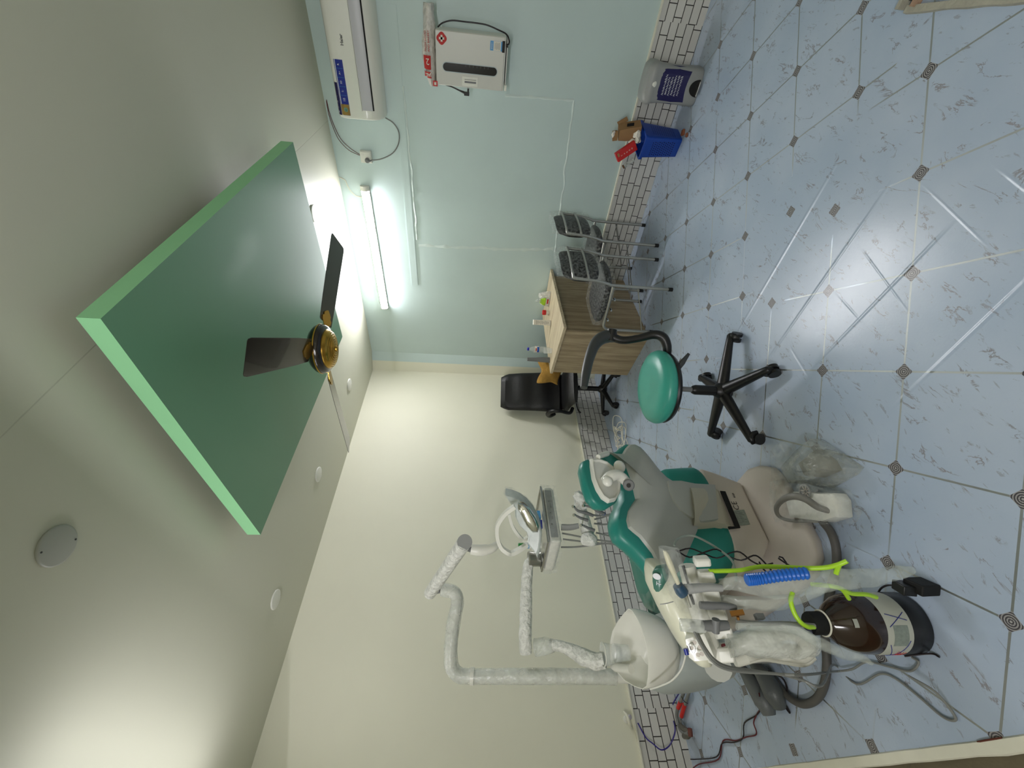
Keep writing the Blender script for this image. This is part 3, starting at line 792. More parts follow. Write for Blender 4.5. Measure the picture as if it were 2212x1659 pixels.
# ---- things on the desk
wp = thing('wipes_pack', 'white and green pack of wet wipes standing on the desk', 'wipes', (0.24, 1.21, 0.76))
b = MB(); rings = []
for i in range(9):
    u = i/8; z = 0.762+0.085*u; k = (1-0.3*u**2.5); w2 = 0.030*(1-u**4*0.8)
    rings.append([(0.24+w2*math.sin(2*PI*j/20), 1.20+0.085*k*math.cos(2*PI*j/20), z+0.03*u*max(0, math.cos(2*PI*j/20-0.5))) for j in range(20)])
b.loft(rings).crumple(0.004, 30).build('pack_body', M['wrap'], wp)
b = MB(); rings = []
for i in range(5):
    u = i/4; z = 0.80+0.055*u; k = (1-0.5*u**1.5)
    rings.append([(0.262+0.012*(1-u), 1.185+0.045*k*s_, z) for s_ in (-1, -.5, 0, .5, 1)])
b.loft(rings, cap=False, closed=False).crumple(0.003, 30).build('green_label', M['lime'], wp, solid=0.001)
MB().box((0.272, 1.19, 0.780), (0.003, 0.05, 0.014)).build('print', M['ink_red'], wp)
b = MB(); b.tube([(0.24, 1.19, 0.845), (0.245, 1.18, 0.875), (0.25, 1.175, 0.90)], [0.035, 0.022, 0.006], 10, 3); b.crumple(0.004, 40); b.build('pack_tip', M['bagfilm'], wp)

jr = thing('jar', 'small white jar with a red cap standing on the desk', 'jar', (0.33, 1.10, 0.76))
MB().lathe([(0.021, 0), (0.023, 0.003), (0.023, 0.026), (0.019, 0.030)], (0.33, 1.10, 0.762), seg=20).build('jar_body', M['white'], jr)
MB().lathe([(0.024, 0.028), (0.025, 0.030), (0.025, 0.058), (0.022, 0.062), (0.001, 0.062)], (0.33, 1.10, 0.762), seg=20).build('cap', M['red'], jr)

bx = thing('medicine_carton', 'tall narrow white printed carton standing on the desk', 'box', (0.50, 1.10, 0.76))
rz = Matrix.Rotation(R(35), 3, 'Z')
cb = MB().box((0.50, 1.10, 0.845), (0.052, 0.050, 0.166), rz).build('carton', M['paper'], bx, bev=0.002)
MB().box(Vector((0.50, 1.10, 0.845))+rz@Vector((0.0, 0.0254, 0.055)), (0.050, 0.001, 0.05), rz).build('blue_print', M['sticker_light'], cb)
MB().box(Vector((0.50, 1.10, 0.845))+rz@Vector((0.0, 0.0256, 0.018)), (0.034, 0.001, 0.020), rz).build('dark_print', M['sticker_blue'], cb)
for k in range(9):
    MB().box(Vector((0.50, 1.10, 0.845))+rz@Vector((0.0264, 0.0, 0.055-k*0.014)), (0.001, 0.036-0.008*(k % 3), 0.003), rz).build('print_line', M['ink_grey'], cb)

wb = thing('water_bottle', 'clear plastic water bottle with a blue cap and label on the desk', 'bottle', (0.70, 0.93, 0.76))
c = (0.70, 0.93, 0.762)
MB().lathe([(0.026, 0), (0.030, 0.006), (0.030, 0.02), (0.0285, 0.03), (0.030, 0.04), (0.030, 0.09), (0.0285, 0.1), (0.030, 0.108), (0.030, 0.145), (0.024, 0.168), (0.014, 0.190), (0.0125, 0.200)], c, seg=24).build('bottle_body', M['glass'], wb)
MB().lathe([(0.0145, 0.198), (0.0145, 0.214), (0.012, 0.216), (0.001, 0.216)], c, seg=18).build('cap', mat('blue_cap', (30, 36, 170), 0.4), wb)
lb = MB().lathe([(0.0308, 0.105), (0.0308, 0.145)], c, seg=24, cap=False).build('label', M['paper'], wb)
def arc(c, r, a0, a1, z0, z1, n=8):
    b = MB()
    for i in range(n):
        A = a0+(a1-a0)*i/n; B_ = a0+(a1-a0)*(i+1)/n
        b.add([(c[0]+r*math.cos(A), c[1]+r*math.sin(A), c[2]+z0), (c[0]+r*math.cos(B_), c[1]+r*math.sin(B_), c[2]+z0), (c[0]+r*math.cos(B_), c[1]+r*math.sin(B_), c[2]+z1), (c[0]+r*math.cos(A), c[1]+r*math.sin(A), c[2]+z1)], [(0,1,2,3)])
    return b
arc(c, 0.0312, R(-20), R(90), 0.105, 0.124).build('label_blue', mat('label_blue', (24, 80, 180), 0.5), lb)
arc(c, 0.0312, R(10), R(60), 0.128, 0.138).build('label_red', M['red'], lb)
gl = thing('drinking_glass', 'clear glass tumbler beside the water bottle on the desk', 'glass', (0.795, 0.985, 0.76))
MB().lathe([(0.001, 0), (0.024, 0), (0.030, 0.075), (0.0285, 0.075), (0.0228, 0.006), (0.001, 0.006)], (0.79, 0.995, 0.7615), seg=24).build('tumbler', M['glass'], gl)
gs = MB(); gs.tube([(0.77, 0.865, 0.761), (0.77, 0.865, 0.83), (0.772, 0.865, 0.90), (0.775, 0.866, 0.975)], [0.026, 0.025, 0.020, 0.017], 14, 2)
gs.build('desk_stand', M['mid_grey'], label='grey upright stand at the far end of the desk behind the water bottle', cat='stand')

# ---- black office chair in the corner
oc_ = thing('office_chair', 'black leather office chair standing in the far corner behind the desk', 'chair', (0.66, 0.40, 0))
C0 = Vector((0.66, 0.40, 0))
b = MB(); rings = []
for i in range(17):
    u = i/16; z = 0.50+0.67*u; w_ = 0.225*(1-0.10*u)*(1 if u < 0.93 else 0.93); y0 = 0.15-0.07*u+0.03*math.sin(u*PI)
    th = 0.055+0.008*math.cos(u*PI*6)
    if i in (0, 16): th *= 0.45; w_ *= 0.9
    rings.append([(C0.x+w_*math.copysign(abs(math.cos(2*PI*j/28))**0.45, math.cos(2*PI*j/28)), y0+0.05+th*math.copysign(abs(math.sin(2*PI*j/28))**0.8, math.sin(2*PI*j/28)), z) for j in range(28)])
b.loft(rings).build('backrest', M['leather'], oc_)
b = MB()
for z in (0.70, 0.94): b.tube([(C0.x-0.17, 0.222, z), (C0.x, 0.228, z+0.004), (C0.x+0.17, 0.222, z)], 0.004, 6)
b.tube([(C0.x+0.20, 0.21, 0.55), (C0.x+0.20, 0.19, 0.9), (C0.x+0.19, 0.18, 1.12)], 0.004, 6)
b.build('stitching', M['matt_black'], oc_)
rings = []
for i in range(11):
    u = i/10; y = 0.20+0.42*u; w_ = 0.225; zc = 0.47+0.01*math.sin(u*PI)-0.03*max(0, u-0.8)*5*0.6; th = 0.045*(1 if 0 < i < 10 else 0.45)
    rings.append([(C0.x+w_*math.copysign(abs(math.cos(2*PI*j/24))**0.45, math.cos(2*PI*j/24)), y, zc+th*math.copysign(abs(math.sin(2*PI*j/24))**0.8, math.sin(2*PI*j/24))) for j in range(24)])
MB().loft(rings).build('seat', M['leather'], oc_)
for s in (-1, 1):
    x = C0.x+s*0.265
    MB().tube([(x-s*0.06, 0.34, 0.42), (x, 0.36, 0.46), (x+s*0.005, 0.44, 0.58), (x, 0.40, 0.66), (x, 0.28, 0.675), (x, 0.20, 0.64), (x-s*0.03, 0.17, 0.58)], [0.018, 0.018, 0.018, 0.024, 0.026, 0.022, 0.018], 10, 5).build('armrest', M['black'], oc_)
MB().cyl((C0.x, 0.40, 0.10), (C0.x, 0.40, 0.43), 0.026, seg=16).build('column', M['black'], oc_)
MB().box((C0.x, 0.40, 0.415), (0.2, 0.24, 0.03)).build('tilt_plate', M['black'], oc_, bev=0.006)
MB().tube([(C0.x+0.10, 0.42, 0.41), (C0.x+0.24, 0.46, 0.40), (C0.x+0.29, 0.47, 0.375)], [0.006, 0.006, 0.012], 8).build('lever', M['black'], oc_)
def starbase(root, c, zt, reach, angs, m, cr=0.026, thick=0.030, dz=0.0):
    for a in angs:
        d = Vector((math.cos(a), math.sin(a), 0)); n = Vector((-d.y, d.x, 0)); rings = []
        for u in (0.0, 0.25, 0.55, 0.85, 0.97, 1.0):
            r = 0.02+reach*u; w_ = thick*(1.05-0.5*u); h = thick*(1.15-0.5*u); z = zt-0.045*u-dz*u*u
            if u == 1.0: w_ *= 0.6; h *= 0.6
            p = Vector((c[0], c[1], z))+d*r
            rings.append([p+n*w_*math.cos(2*PI*j/12)+Z_*h*math.sin(2*PI*j/12)*0.8 for j in range(12)])
        lg = MB().loft(rings).build('base_arm', m, root)
        p = Vector((c[0], c[1], 0))+d*reach; q = Matrix.Rotation(a*1.7+1, 3, 'Z') @ Vector((1, 0, 0))
        w = MB()
        for s in (-1, 1): w.cyl(p+q*s*0.006+Z_*cr, p+q*s*0.024+Z_*cr, cr, seg=20)
        w.cyl(p+Z_*cr, p+Z_*(cr*2+0.006), 0.007, seg=8)
        cs_ = w.build('caster', M['black'], lg)
        MB().tube([p-q.cross(Z_)*0.03+Z_*0.03+q*0, p-q.cross(Z_)*0.018+Z_*0.052, p+Z_*0.058, p+q.cross(Z_)*0.024+Z_*0.046], [0.017, 0.022, 0.022, 0.014], 10, 3, flat=0.7).build('caster_hood', m, lg)
    MB().lathe([(0.045, -0.035), (0.05, 0.0), (0.042, 0.03), (0.03, 0.045)], (c[0], c[1], zt), seg=20).build('hub', m, root)
starbase(oc_, (C0.x, 0.40), 0.105, 0.27, [R(36+72*k) for k in range(5)], M['black'])
oc_.rotation_euler = (0, 0, R(-28))
ct = MB(); n = 12
for i in range(n+1):
    for j in range(n+1):
        u = i/n; v = j/n
        x = 0.66-0.17*v+0.02*math.sin(u*5)+0.02*u; y = 0.46+0.17*v+0.02*math.sin(u*4); z = 0.80-0.22*u+0.02*math.sin(v*7+1)
        ct.v.append(Vector((x+0.012*math.sin(u*8+v*6), y, z)))
for i in range(n):
    for j in range(n):
        a = i*(n+1)+j; ct.face((a, a+1, a+n+2, a+n+1))
ct.crumple(0.012, 12, 3).build('dust_cloth', M['cloth'], label='mustard brown cloth hanging over the armrest between desk and office chair', cat='cloth', solid=0.004)

# ---- operator stool
st_ = thing('dental_stool', 'teal round-seated stool on a black five-star base in the middle of the floor', 'stool', (2.17, 1.91, 0))
sc_c = Vector((2.155, 1.905, 0))
prf = [(0.02, 0.432), (0.15, 0.432), (0.186, 0.440), (0.197, 0.458), (0.199, 0.475), (0.190, 0.496), (0.165, 0.511), (0.12, 0.517), (0.05, 0.514), (0.001, 0.512)]
MB().lathe(prf, sc_c, seg=48, sx=1.0, sy=1.0).build('seat', M['stool_teal'], st_, ang=60)
MB().lathe([(0.10, 0.415), (0.185, 0.420), (0.194, 0.436), (0.19, 0.445), (0.02, 0.442)], sc_c, seg=40).build('seat_pan', M['black'], st_)
MB().box((sc_c.x, sc_c.y, 0.405), (0.16, 0.12, 0.025)).build('mount_plate', M['black'], st_, bev=0.005)
MB().cyl((2.17, 1.91, 0.28), (2.162, 1.907, 0.41), 0.014, seg=18).build('gas_rod', M['mid_grey'], st_)
MB().lathe([(0.027, 0.09), (0.027, 0.262), (0.022, 0.275), (0.016, 0.282)], (2.17, 1.91, 0), seg=20).build('column', M['black'], st_)
MB().tube([(2.142, 1.978, 0.438), (2.162, 2.017, 0.420), (2.179, 2.057, 0.419)], 0.0045, 8).build('height_lever', M['black'], st_)
MB().tube([(2.181, 2.055, 0.421), (2.154, 2.086, 0.397), (2.123, 2.121, 0.365)], [0.008, 0.012, 0.006], 8, 3, flat=1.3).build('lever_paddle', M['dark_grey'], st_)
starbase(st_, (2.17, 1.91), 0.105, 0.30, [R(-151+72*k) for k in range(5)], M['dark_grey'] if False else M['black'], 0.028, 0.033, 0.0)
MB().tube([(2.092, 1.972, 0.435), (2.063, 2.030, 0.432), (2.031, 2.090, 0.442), (1.998, 2.122, 0.466), (1.978, 2.122, 0.511), (1.981, 2.095, 0.586), (1.978, 2.074, 0.669), (1.952, 2.078, 0.734)], [0.016, 0.020, 0.024, 0.026, 0.024, 0.021, 0.021, 0.024], 12, 5, flat=1.0).build('arm_bracket', M['black'], st_)
MB().tube([(1.948, 2.071, 0.700), (1.945, 2.069, 0.745), (1.970, 2.066, 0.791), (2.018, 2.055, 0.830), (2.102, 2.037, 0.866), (2.188, 2.017, 0.893), (2.270, 1.988, 0.912)], [0.030, 0.036, 0.034, 0.030, 0.026, 0.024, 0.018], 14, 6).build('torso_rest', M['dark_grey'], st_)
MB().cyl((1.927, 2.104, 0.723), (1.971, 2.058, 0.730), 0.026, seg=18).build('rest_joint', M['black'], st_)

# ---- pedal bin
pb_ = thing('pedal_bin', 'grey pedal bin with a navy printed label by the blue wall', 'bin', (0.225, 2.99, 0))
bc = Vector((0.225, 2.990, 0))
def rr_(w, d, z, p=0.45, n=40, c=bc):
    return [(c.x+d*math.copysign(abs(math.cos(2*PI*j/n))**p, math.cos(2*PI*j/n)), c.y+w*math.copysign(abs(math.sin(2*PI*j/n))**p, math.sin(2*PI*j/n)), z) for j in range(n)]
MB().loft([rr_(0.108, 0.080, 0.0), rr_(0.115, 0.086, 0.012), rr_(0.112, 0.084, 0.10), rr_(0.108, 0.080, 0.17), rr_(0.112, 0.084, 0.26), rr_(0.120, 0.092, 0.318)]).build('bin_body', M['grey'], pb_)
MB().loft([rr_(0.124, 0.096, 0.318), rr_(0.126, 0.098, 0.332), rr_(0.122, 0.094, 0.352), rr_(0.105, 0.080, 0.374), rr_(0.06, 0.045, 0.386)]).build('lid', M['grey'], pb_)
def binx(z): return 0.0805+0.0035*abs((z-0.17)/0.1)
b = MB(); n = 10
def binlabel(y0, y1, z0, z1, e, bow=0.0):
    b = MB()
    for i in range(n):
        for j in range(6):
            q = []
            for a_, c_ in ((i, j), (i+1, j), (i+1, j+1), (i, j+1)):
                y = y0+(y1-y0)*a_/n; s = (y-bc.y)/0.11
                zz0 = z0+bow*(1-s*s); zz1 = z1+bow*0.6*(1-s*s)
                z = zz0+(zz1-zz0)*c_/6
                cx = (1-min(0.985, abs(s))**(2/0.45))**(0.45/2)
                q.append((bc.x+binx(z)*cx+e, y, z))
            b.add(q, [(0,1,2,3)])
    return b
lbl = binlabel(bc.y-0.108, bc.y+0.108, 0.078, 0.290, 0.003, 0.022).build('label', M['navy'], pb_)
MB().ball((bc.x+0.094, bc.y, 0.326), 0.016, sc=(0.35, 1.25, 1)).build('lid_button', M['white'], pb_)
random.seed(11)
for k in range(6):
    z = 0.250-k*0.021; b = MB(); y = bc.y-0.055+0.004*(k % 2)
    while y < bc.y+0.05:
        w_ = random.uniform(0.010, 0.020); h_ = random.uniform(0.006, 0.011)
        b.tube([(bc.x+0.0885, y, z-h_/2), (bc.x+0.0885, y+w_*0.2, z+h_), (bc.x+0.0885, y+w_*0.55, z-h_*0.2), (bc.x+0.0885, y+w_*0.75, z+h_*0.7), (bc.x+0.0885, y+w_*0.9, z-h_*0.5)], 0.0010, 5, 4)
        y += w_+random.uniform(0.001, 0.004)
    b.build('script_print', M['ink_white'], lbl)
b = MB(); arch = [(bc.x+0.0865, bc.y+0.050*math.cos(a), 0.012+0.062*math.sin(a)) for a in [PI*i/16 for i in range(17)]]
b.prism(arch, (0.002, 0, 0)).build('pedal_recess', M['matt_black'], pb_)
MB().box((bc.x+0.098, bc.y, 0.020), (0.030, 0.085, 0.006)).build('pedal', M['steel'], pb_, bev=0.002)

# ---- blue waste basket and its rubbish
wbk = thing('waste_basket', 'blue perforated plastic waste basket beside the pedal bin', 'basket', (0.192, 2.617, 0))
kc = Vector((0.215, 2.632, 0))
Rk = Matrix.Rotation(R(-13), 3, 'Z')
def kp_(x, y, z): return kc + Rk @ Vector((x, y, 0)) + Z_*z
def kd(u): return (0.082+0.040*u, 0.068+0.010*u)
def kr(hx_, hy, z, n=44, p=0.2): return [kp_(hx_*math.copysign(abs(math.cos(2*PI*j/n+0.001))**p, math.cos(2*PI*j/n+0.001)), hy*math.copysign(abs(math.sin(2*PI*j/n+0.001))**p, math.sin(2*PI*j/n+0.001)), z) for j in range(n)]
rings = [kr(kd(u)[0], kd(u)[1], 0.285*u) for u in (0, 0.02, 0.25, 0.5, 0.75, 1.0)]
inn = [kr(kd(u)[0]-0.004, kd(u)[1]-0.004, 0.285*u+0.003) for u in (1.0, 0.75, 0.5, 0.25, 0.02)]
MB().loft(rings+inn).build('basket_body', M['blue'], wbk)
MB().loft([kr(0.122, 0.078, 0.272), kr(0.131, 0.087, 0.275), kr(0.132, 0.088, 0.290), kr(0.120, 0.076, 0.292)], cap=False).build('rim', M['blue'], wbk, solid=0.003)
hl = mat('hole_dark', (8, 20, 60), 0.7, var=0)
b = MB()
for i in range(11):
    z = 0.052+i*0.0165; u = z/0.285; hx_, hy = kd(u)
    for j in range(7):
        y = -0.047+j*0.0145+(0.004 if i % 2 else 0)
        b.add([kp_(hx_+0.0008, y+0.0040*math.cos(a), z+0.0046*math.sin(a)) for a in [2*PI*k/8 for k in range(8)]], [tuple(range(8))])
    for j in range(8):
        x = -0.060+j*0.0165
        b.add([kp_(x+0.0036*math.cos(a), hy+0.0008, z+0.0040*math.sin(a)) for a in [2*PI*k/8 for k in range(8)]], [tuple(range(8))])
b.build('perforation', hl, wbk, kind='stuff')
cbx = thing('cardboard_box', 'torn brown cardboard box sticking up out of the blue waste basket', 'cardboard', (0.19, 2.66, 0.26))
q1 = Matrix.Rotation(R(-20), 3, 'Z') @ Matrix.Rotation(R(14), 3, 'X')
cm = Vector((0.200, 2.675, 0.384))
MB().loft([[cm + q1 @ Vector((x*k, y*k, z)) for x, y in ((0.045, 0.05), (-0.035, 0.055), (-0.035, -0.05), (0.03, -0.055), (0.05, -0.02))] for z, k in ((-0.085, 0.95), (0.02, 1.0), (0.075, 0.82))]).crumple(0.006, 25, 3).build('box_body', M['card'], cbx)
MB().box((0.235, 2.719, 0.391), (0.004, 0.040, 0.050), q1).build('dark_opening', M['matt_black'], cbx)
MB().box((0.170, 2.730, 0.439), (0.012, 0.030, 0.075), Matrix.Rotation(R(35), 3, 'X')).crumple(0.004, 40).build('flap', M['card'], cbx)
MB().box((0.210, 2.642, 0.484), (0.030, 0.062, 0.034), Matrix.Rotation(R(12), 3, 'X')).crumple(0.005, 40, 5).build('flap', M['card'], cbx)
q = Matrix.Rotation(R(36), 3, 'X') @ Matrix.Rotation(R(8), 3, 'Y')
rb = thing('red_carton', 'red printed carton leaning out of the blue waste basket', 'box', (0.29, 2.57, 0.30))
rcn = Vector((0.280, 2.561, 0.391))
rbm = MB().box(rcn, (0.030, 0.070, 0.160), q).build('carton', M['red'], rb, bev=0.002)
for k in range(5): lettering('print', 'TARGO'[k], 0.015, rcn + q @ Vector((0.0158, -0.008, 0.035-k*0.021)), q @ Vector((0,1,0)), q @ Vector((0,0,1)), M['paper'], rbm)
MB().box(rcn + q @ Vector((0.0155, 0.012, 0.062)), (0.001, 0.026, 0.014), q).build('pale_print', M['card'], rbm)
for (p3, r, sd) in (((0.240, 2.611, 0.345), 0.026, 1), ((0.250, 2.673, 0.328), 0.026, 4), ((0.260, 2.637, 0.319), 0.022, 7)):
    MB().ball(p3, r, 16, 10).crumple(0.014, 60, sd).build('crumpled_tissue', M['paper'], label={1: 'crumpled white tissue between the red carton and brown cardboard', 4: 'crumpled pale wrapper at the right in the blue basket', 7: 'crumpled tissue against the near rim of the blue basket'}[sd], cat='tissue')
rt_ = thing('paper_roll', 'small cardboard roll poking out below the red carton in the blue basket', 'roll', (0.280, 2.479, 0.356))
MB().cyl((0.270, 2.506, 0.314), (0.290, 2.457, 0.381), 0.0155, seg=20).build('roll_body', M['bagfilm'], rt_)
MB().cyl((0.289, 2.459, 0.378), (0.291, 2.454, 0.384), 0.0150, seg=20).build('roll_end', mat('roll_brown', (86, 56, 26), 0.8), rt_)
MB().ball((0.230, 2.654, 0.502), 0.016, 12, 8, (0.7, 1.5, 0.7)).crumple(0.01, 60, 3).build('tissue_scrap', M['paper'], label='white tissue scrap caught on top of the brown cardboard', cat='tissue')
for p_, s_, lab in (((0.296, 2.724, 0.000), 0.030, 'brown cardboard scrap lying on the floor against the blue basket'), ((0.375, 2.725, 0.000), 0.020, 'small orange-brown scrap lying on the floor in front of the blue basket')):
    MB().box((p_[0], p_[1], 0.010), (s_, s_*1.2, 0.014), Matrix.Rotation(0.6, 3, 'Z')).crumple(0.005, 50, s_*100).build('floor_scrap', mat('scrap_%d' % int(s_*1000), (140, 84, 58), 0.8), label=lab, cat='scrap')

# ================================================================ DENTAL CHAIR
dc = thing('dental_chair', 'teal and grey dental chair on a white base seen from behind', 'dental chair', (2.78, 1.4, 0))
def sup(c, hx_, hy, z, p=0.5, n=44, dy=0.0):
    return [(c[0]+hx_*math.copysign(abs(math.cos(2*PI*j/n))**p, math.cos(2*PI*j/n)), c[1]+dy+hy*math.copysign(abs(math.sin(2*PI*j/n))**p, math.sin(2*PI*j/n)), z) for j in range(n)]
pl_ = [(2.555,1.74),(2.585,1.81),(2.64,1.872),(2.70,1.888),(2.86,1.888),(3.0,1.878),(3.06,1.845),(3.10,1.77),(3.12,1.65),(3.125,1.3),(3.10,0.9),(2.98,0.76),(2.70,0.75),(2.58,0.86),(2.55,1.2)]
cpl = Vector((2.84, 1.32, 0))
def plr(k, z): return [(cpl.x+(x-cpl.x)*k, cpl.y+(y-cpl.y)*k, z) for x, y in pl_]
MB().loft([plr(0.985, 0.0), plr(1.0, 0.012), plr(1.0, 0.036), plr(0.985, 0.048), plr(0.96, 0.052)]).build('base_plate', M['shell_warm'], dc, ang=50)
b = MB(); b.loft([
    [(x, y, z) for x, y in ((xr, y1), (xl, y1), (xl+0.02, 0.9), (xr-0.02, 0.9))] for z, xr, xl, y1 in
    ((0.05, 2.60, 2.885, 1.640), (0.060, 2.588, 2.905, 1.658), (0.12, 2.56, 2.975, 1.660), (0.18, 2.53, 3.02, 1.660), (0.245, 2.50, 3.035, 1.655), (0.262, 2.53, 3.01, 1.62))])
cover = b.build('base_cover', M['shell_warm'], dc, bev=0.014, ang=50)
lettering('ce_mark', 'CE', 0.040, (2.747, 1.664, 0.138), (-1,0,0), Z_, M['ink_black'], cover, bold=-0.0006)
lettering('ce_number', '0120', 0.013, (2.679, 1.664, 0.131), (-1,0,0), Z_, M['ink_black'], cover)
fp = [(2.750, 1.663, 0.179), (2.744, 1.663, 0.116), (2.821, 1.663, 0.121), (2.828, 1.663, 0.178)]
ty = MB().prism(fp, (0, 0.0015, 0)).build('type_plate', M['foil'], cover)
b = MB()
for k in range(7):
    u = 0.12+0.11*k
    a = Vector(fp[0])*(1-u)+Vector(fp[3])*u; c = Vector(fp[1])*(1-u)+Vector(fp[2])*u
    b.tube([a.lerp(c, 0.15)+Vector((0,0.002,0)), a.lerp(c, 0.55+0.3*((k*7) % 3)/2)+Vector((0,0.002,0))], 0.0009, 4, 1)
b.build('type_print', M['ink_grey'], ty)
# black slot round the lower end of the back arm
sl = [(2.649, 1.672, 0.205), (2.651, 1.672, 0.179), (2.844, 1.672, 0.186), (2.852, 1.672, 0.246), (2.838, 1.672, 0.245), (2.838, 1.672, 0.210)]
MB().prism(sl, (0, 0.004, 0)).build('arm_slot', M['matt_black'], dc)

sx = (2.735, 1.285)
MB().loft([sup(sx, 0.22, 0.33, 0.228, 0.3), sup(sx, 0.268, 0.366, 0.236, 0.3, dy=0.005), sup(sx, 0.282, 0.375, 0.27, 0.3, dy=0.006), sup(sx, 0.287, 0.372, 0.33, 0.32), sup(sx, 0.286, 0.362, 0.41, 0.34), sup(sx, 0.272, 0.345, 0.455, 0.38), sup(sx, 0.245, 0.32, 0.475, 0.45), sup(sx, 0.17, 0.24, 0.480)]).build('seat', M['teal'], dc, ang=60)
MB().loft([[(2.775+0.235*s*(1-0.1*t_)+0.0, 0.97-0.55*t_, 0.44-0.24*t_-d) for s, d in ((-1, 0.03), (-0.92, 0.0), (0.92, 0.0), (1, 0.03), (0.95, 0.09), (-0.95, 0.09))] for t_ in (0, 0.1, 0.4, 0.7, 0.94, 1.0)]).build('leg_rest', M['teal'], dc, ang=60)
MB().loft([sup(sx, 0.292, 0.30, 0.34, dy=-0.09), sup(sx, 0.300, 0.30, 0.42, dy=-0.09), sup(sx, 0.296, 0.30, 0.472, dy=-0.09), sup(sx, 0.24, 0.25, 0.478, dy=-0.09)]).crumple(0.006, 14, 2).build('protective_film', M['clear'], dc)

# backrest: grey rear shell with a teal cushion wrapping its rim
nB = Vector((0, 1, -0.43)).normalized()
shell = [(2.640, 1.962, 0.849), (2.638, 1.951, 0.822), (2.625, 1.932, 0.778), (2.584, 1.920, 0.749), (2.554, 1.908, 0.723), (2.540, 1.896, 0.693), (2.546, 1.883, 0.664), (2.578, 1.872, 0.639), (2.622, 1.862, 0.614), (2.653, 1.853, 0.594), (2.681, 1.839, 0.562), (2.699, 1.818, 0.513), (2.710, 1.794, 0.458),
         (2.708, 1.760, 0.379), (2.774, 1.759, 0.377), (2.853, 1.784, 0.435), (2.932, 1.807, 0.487), (3.037, 1.846, 0.579), (3.118, 1.877, 0.651), (3.162, 1.905, 0.715), (3.121, 1.920, 0.750), (3.073, 1.926, 0.765), (3.020, 1.944, 0.805), (3.005, 1.954, 0.830), (2.992, 1.962, 0.847), (2.962, 1.962, 0.847), (2.919, 1.954, 0.829),
         (2.884, 1.942, 0.802), (2.852, 1.930, 0.774), (2.807, 1.929, 0.771), (2.742, 1.929, 0.771), (2.675, 1.932, 0.779), (2.662, 1.946, 0.811)]
ctr = (2.842, 1.871, 0.637)
bk = MB().dome(shell, nB, [(1.0, -0.020), (1.0, -0.004), (0.975, 0.006), (0.90, 0.016), (0.70, 0.026), (0.35, 0.030)], ctr).build('back_shell', M['shell'], dc, ang=28)
cush = [(2.652, 1.975, 0.877), (2.630, 1.956, 0.834), (2.606, 1.937, 0.790), (2.568, 1.922, 0.755), (2.540, 1.908, 0.722), (2.530, 1.893, 0.688), (2.534, 1.878, 0.652), (2.568, 1.866, 0.626), (2.613, 1.857, 0.604), (2.648, 1.848, 0.584), (2.678, 1.835, 0.553), (2.703, 1.814, 0.504), (2.723, 1.785, 0.436),
        (2.782, 1.773, 0.408), (2.885, 1.795, 0.460), (2.980, 1.822, 0.523), (3.070, 1.855, 0.600), (3.145, 1.886, 0.670), (3.181, 1.913, 0.735), (3.137, 1.926, 0.764), (3.096, 1.939, 0.795), (3.059, 1.957, 0.837), (3.032, 1.976, 0.881), (2.998, 1.980, 0.890), (2.962, 1.979, 0.887), (2.914, 1.970, 0.867), (2.873, 1.958, 0.838),
        (2.832, 1.953, 0.828), (2.800, 1.950, 0.821), (2.736, 1.949, 0.818), (2.705, 1.956, 0.834), (2.697, 1.973, 0.873), (2.675, 1.979, 0.887)]
MB().dome(cush, nB, [(0.90, -0.085), (0.97, -0.076), (1.0, -0.058), (1.005, -0.040), (1.0, -0.020), (0.96, -0.006), (0.8, -0.004)], ctr).build('back_cushion', M['teal'], dc, ang=50)
disc = [(2.729, 1.852, 0.592), (2.784, 1.858, 0.607), (2.832, 1.856, 0.602), (2.870, 1.847, 0.580), (2.890, 1.829, 0.538), (2.897, 1.802, 0.476), (2.858, 1.753, 0.362), (2.660, 1.719, 0.282), (2.695, 1.780, 0.424), (2.705, 1.817, 0.510)]
MB().dome(disc, nB, [(1.0, 0.0), (1.0, 0.026), (0.985, 0.034), (0.9, 0.037)]).build('pivot_cover', M['shell'], dc)
def lerp(a, c, t): return Vector(a).lerp(Vector(c), t)
rows = [((2.731, 1.833, 0.458), (2.921, 1.857, 0.516), 0.022), ((2.697, 1.785, 0.358), (2.884, 1.790, 0.423), 0.02), ((2.674, 1.745, 0.290), (2.859, 1.752, 0.345), 0.014), ((2.661, 1.705, 0.240), (2.841, 1.705, 0.275), 0.007), ((2.650, 1.675, 0.212), (2.837, 1.675, 0.227), 0.002)]
b = MB(); rings = []
for a, c, bl_ in rows:
    f = [lerp(a, c, u)+Vector((0, bl_*max(0, math.sin(PI*u))**0.6, 0)) for u in (0, 0.06, 0.2, 0.4, 0.6, 0.8, 0.94, 1)]
    k = [lerp(a, c, u)+Vector((0, -0.05, -0.012)) for u in (1, 0.5, 0)]
    rings.append(f+k)
b.loft(rings).build('back_arm', mat('cream_arm', (192, 188, 168), 0.45, var=0.02), dc, ang=50)
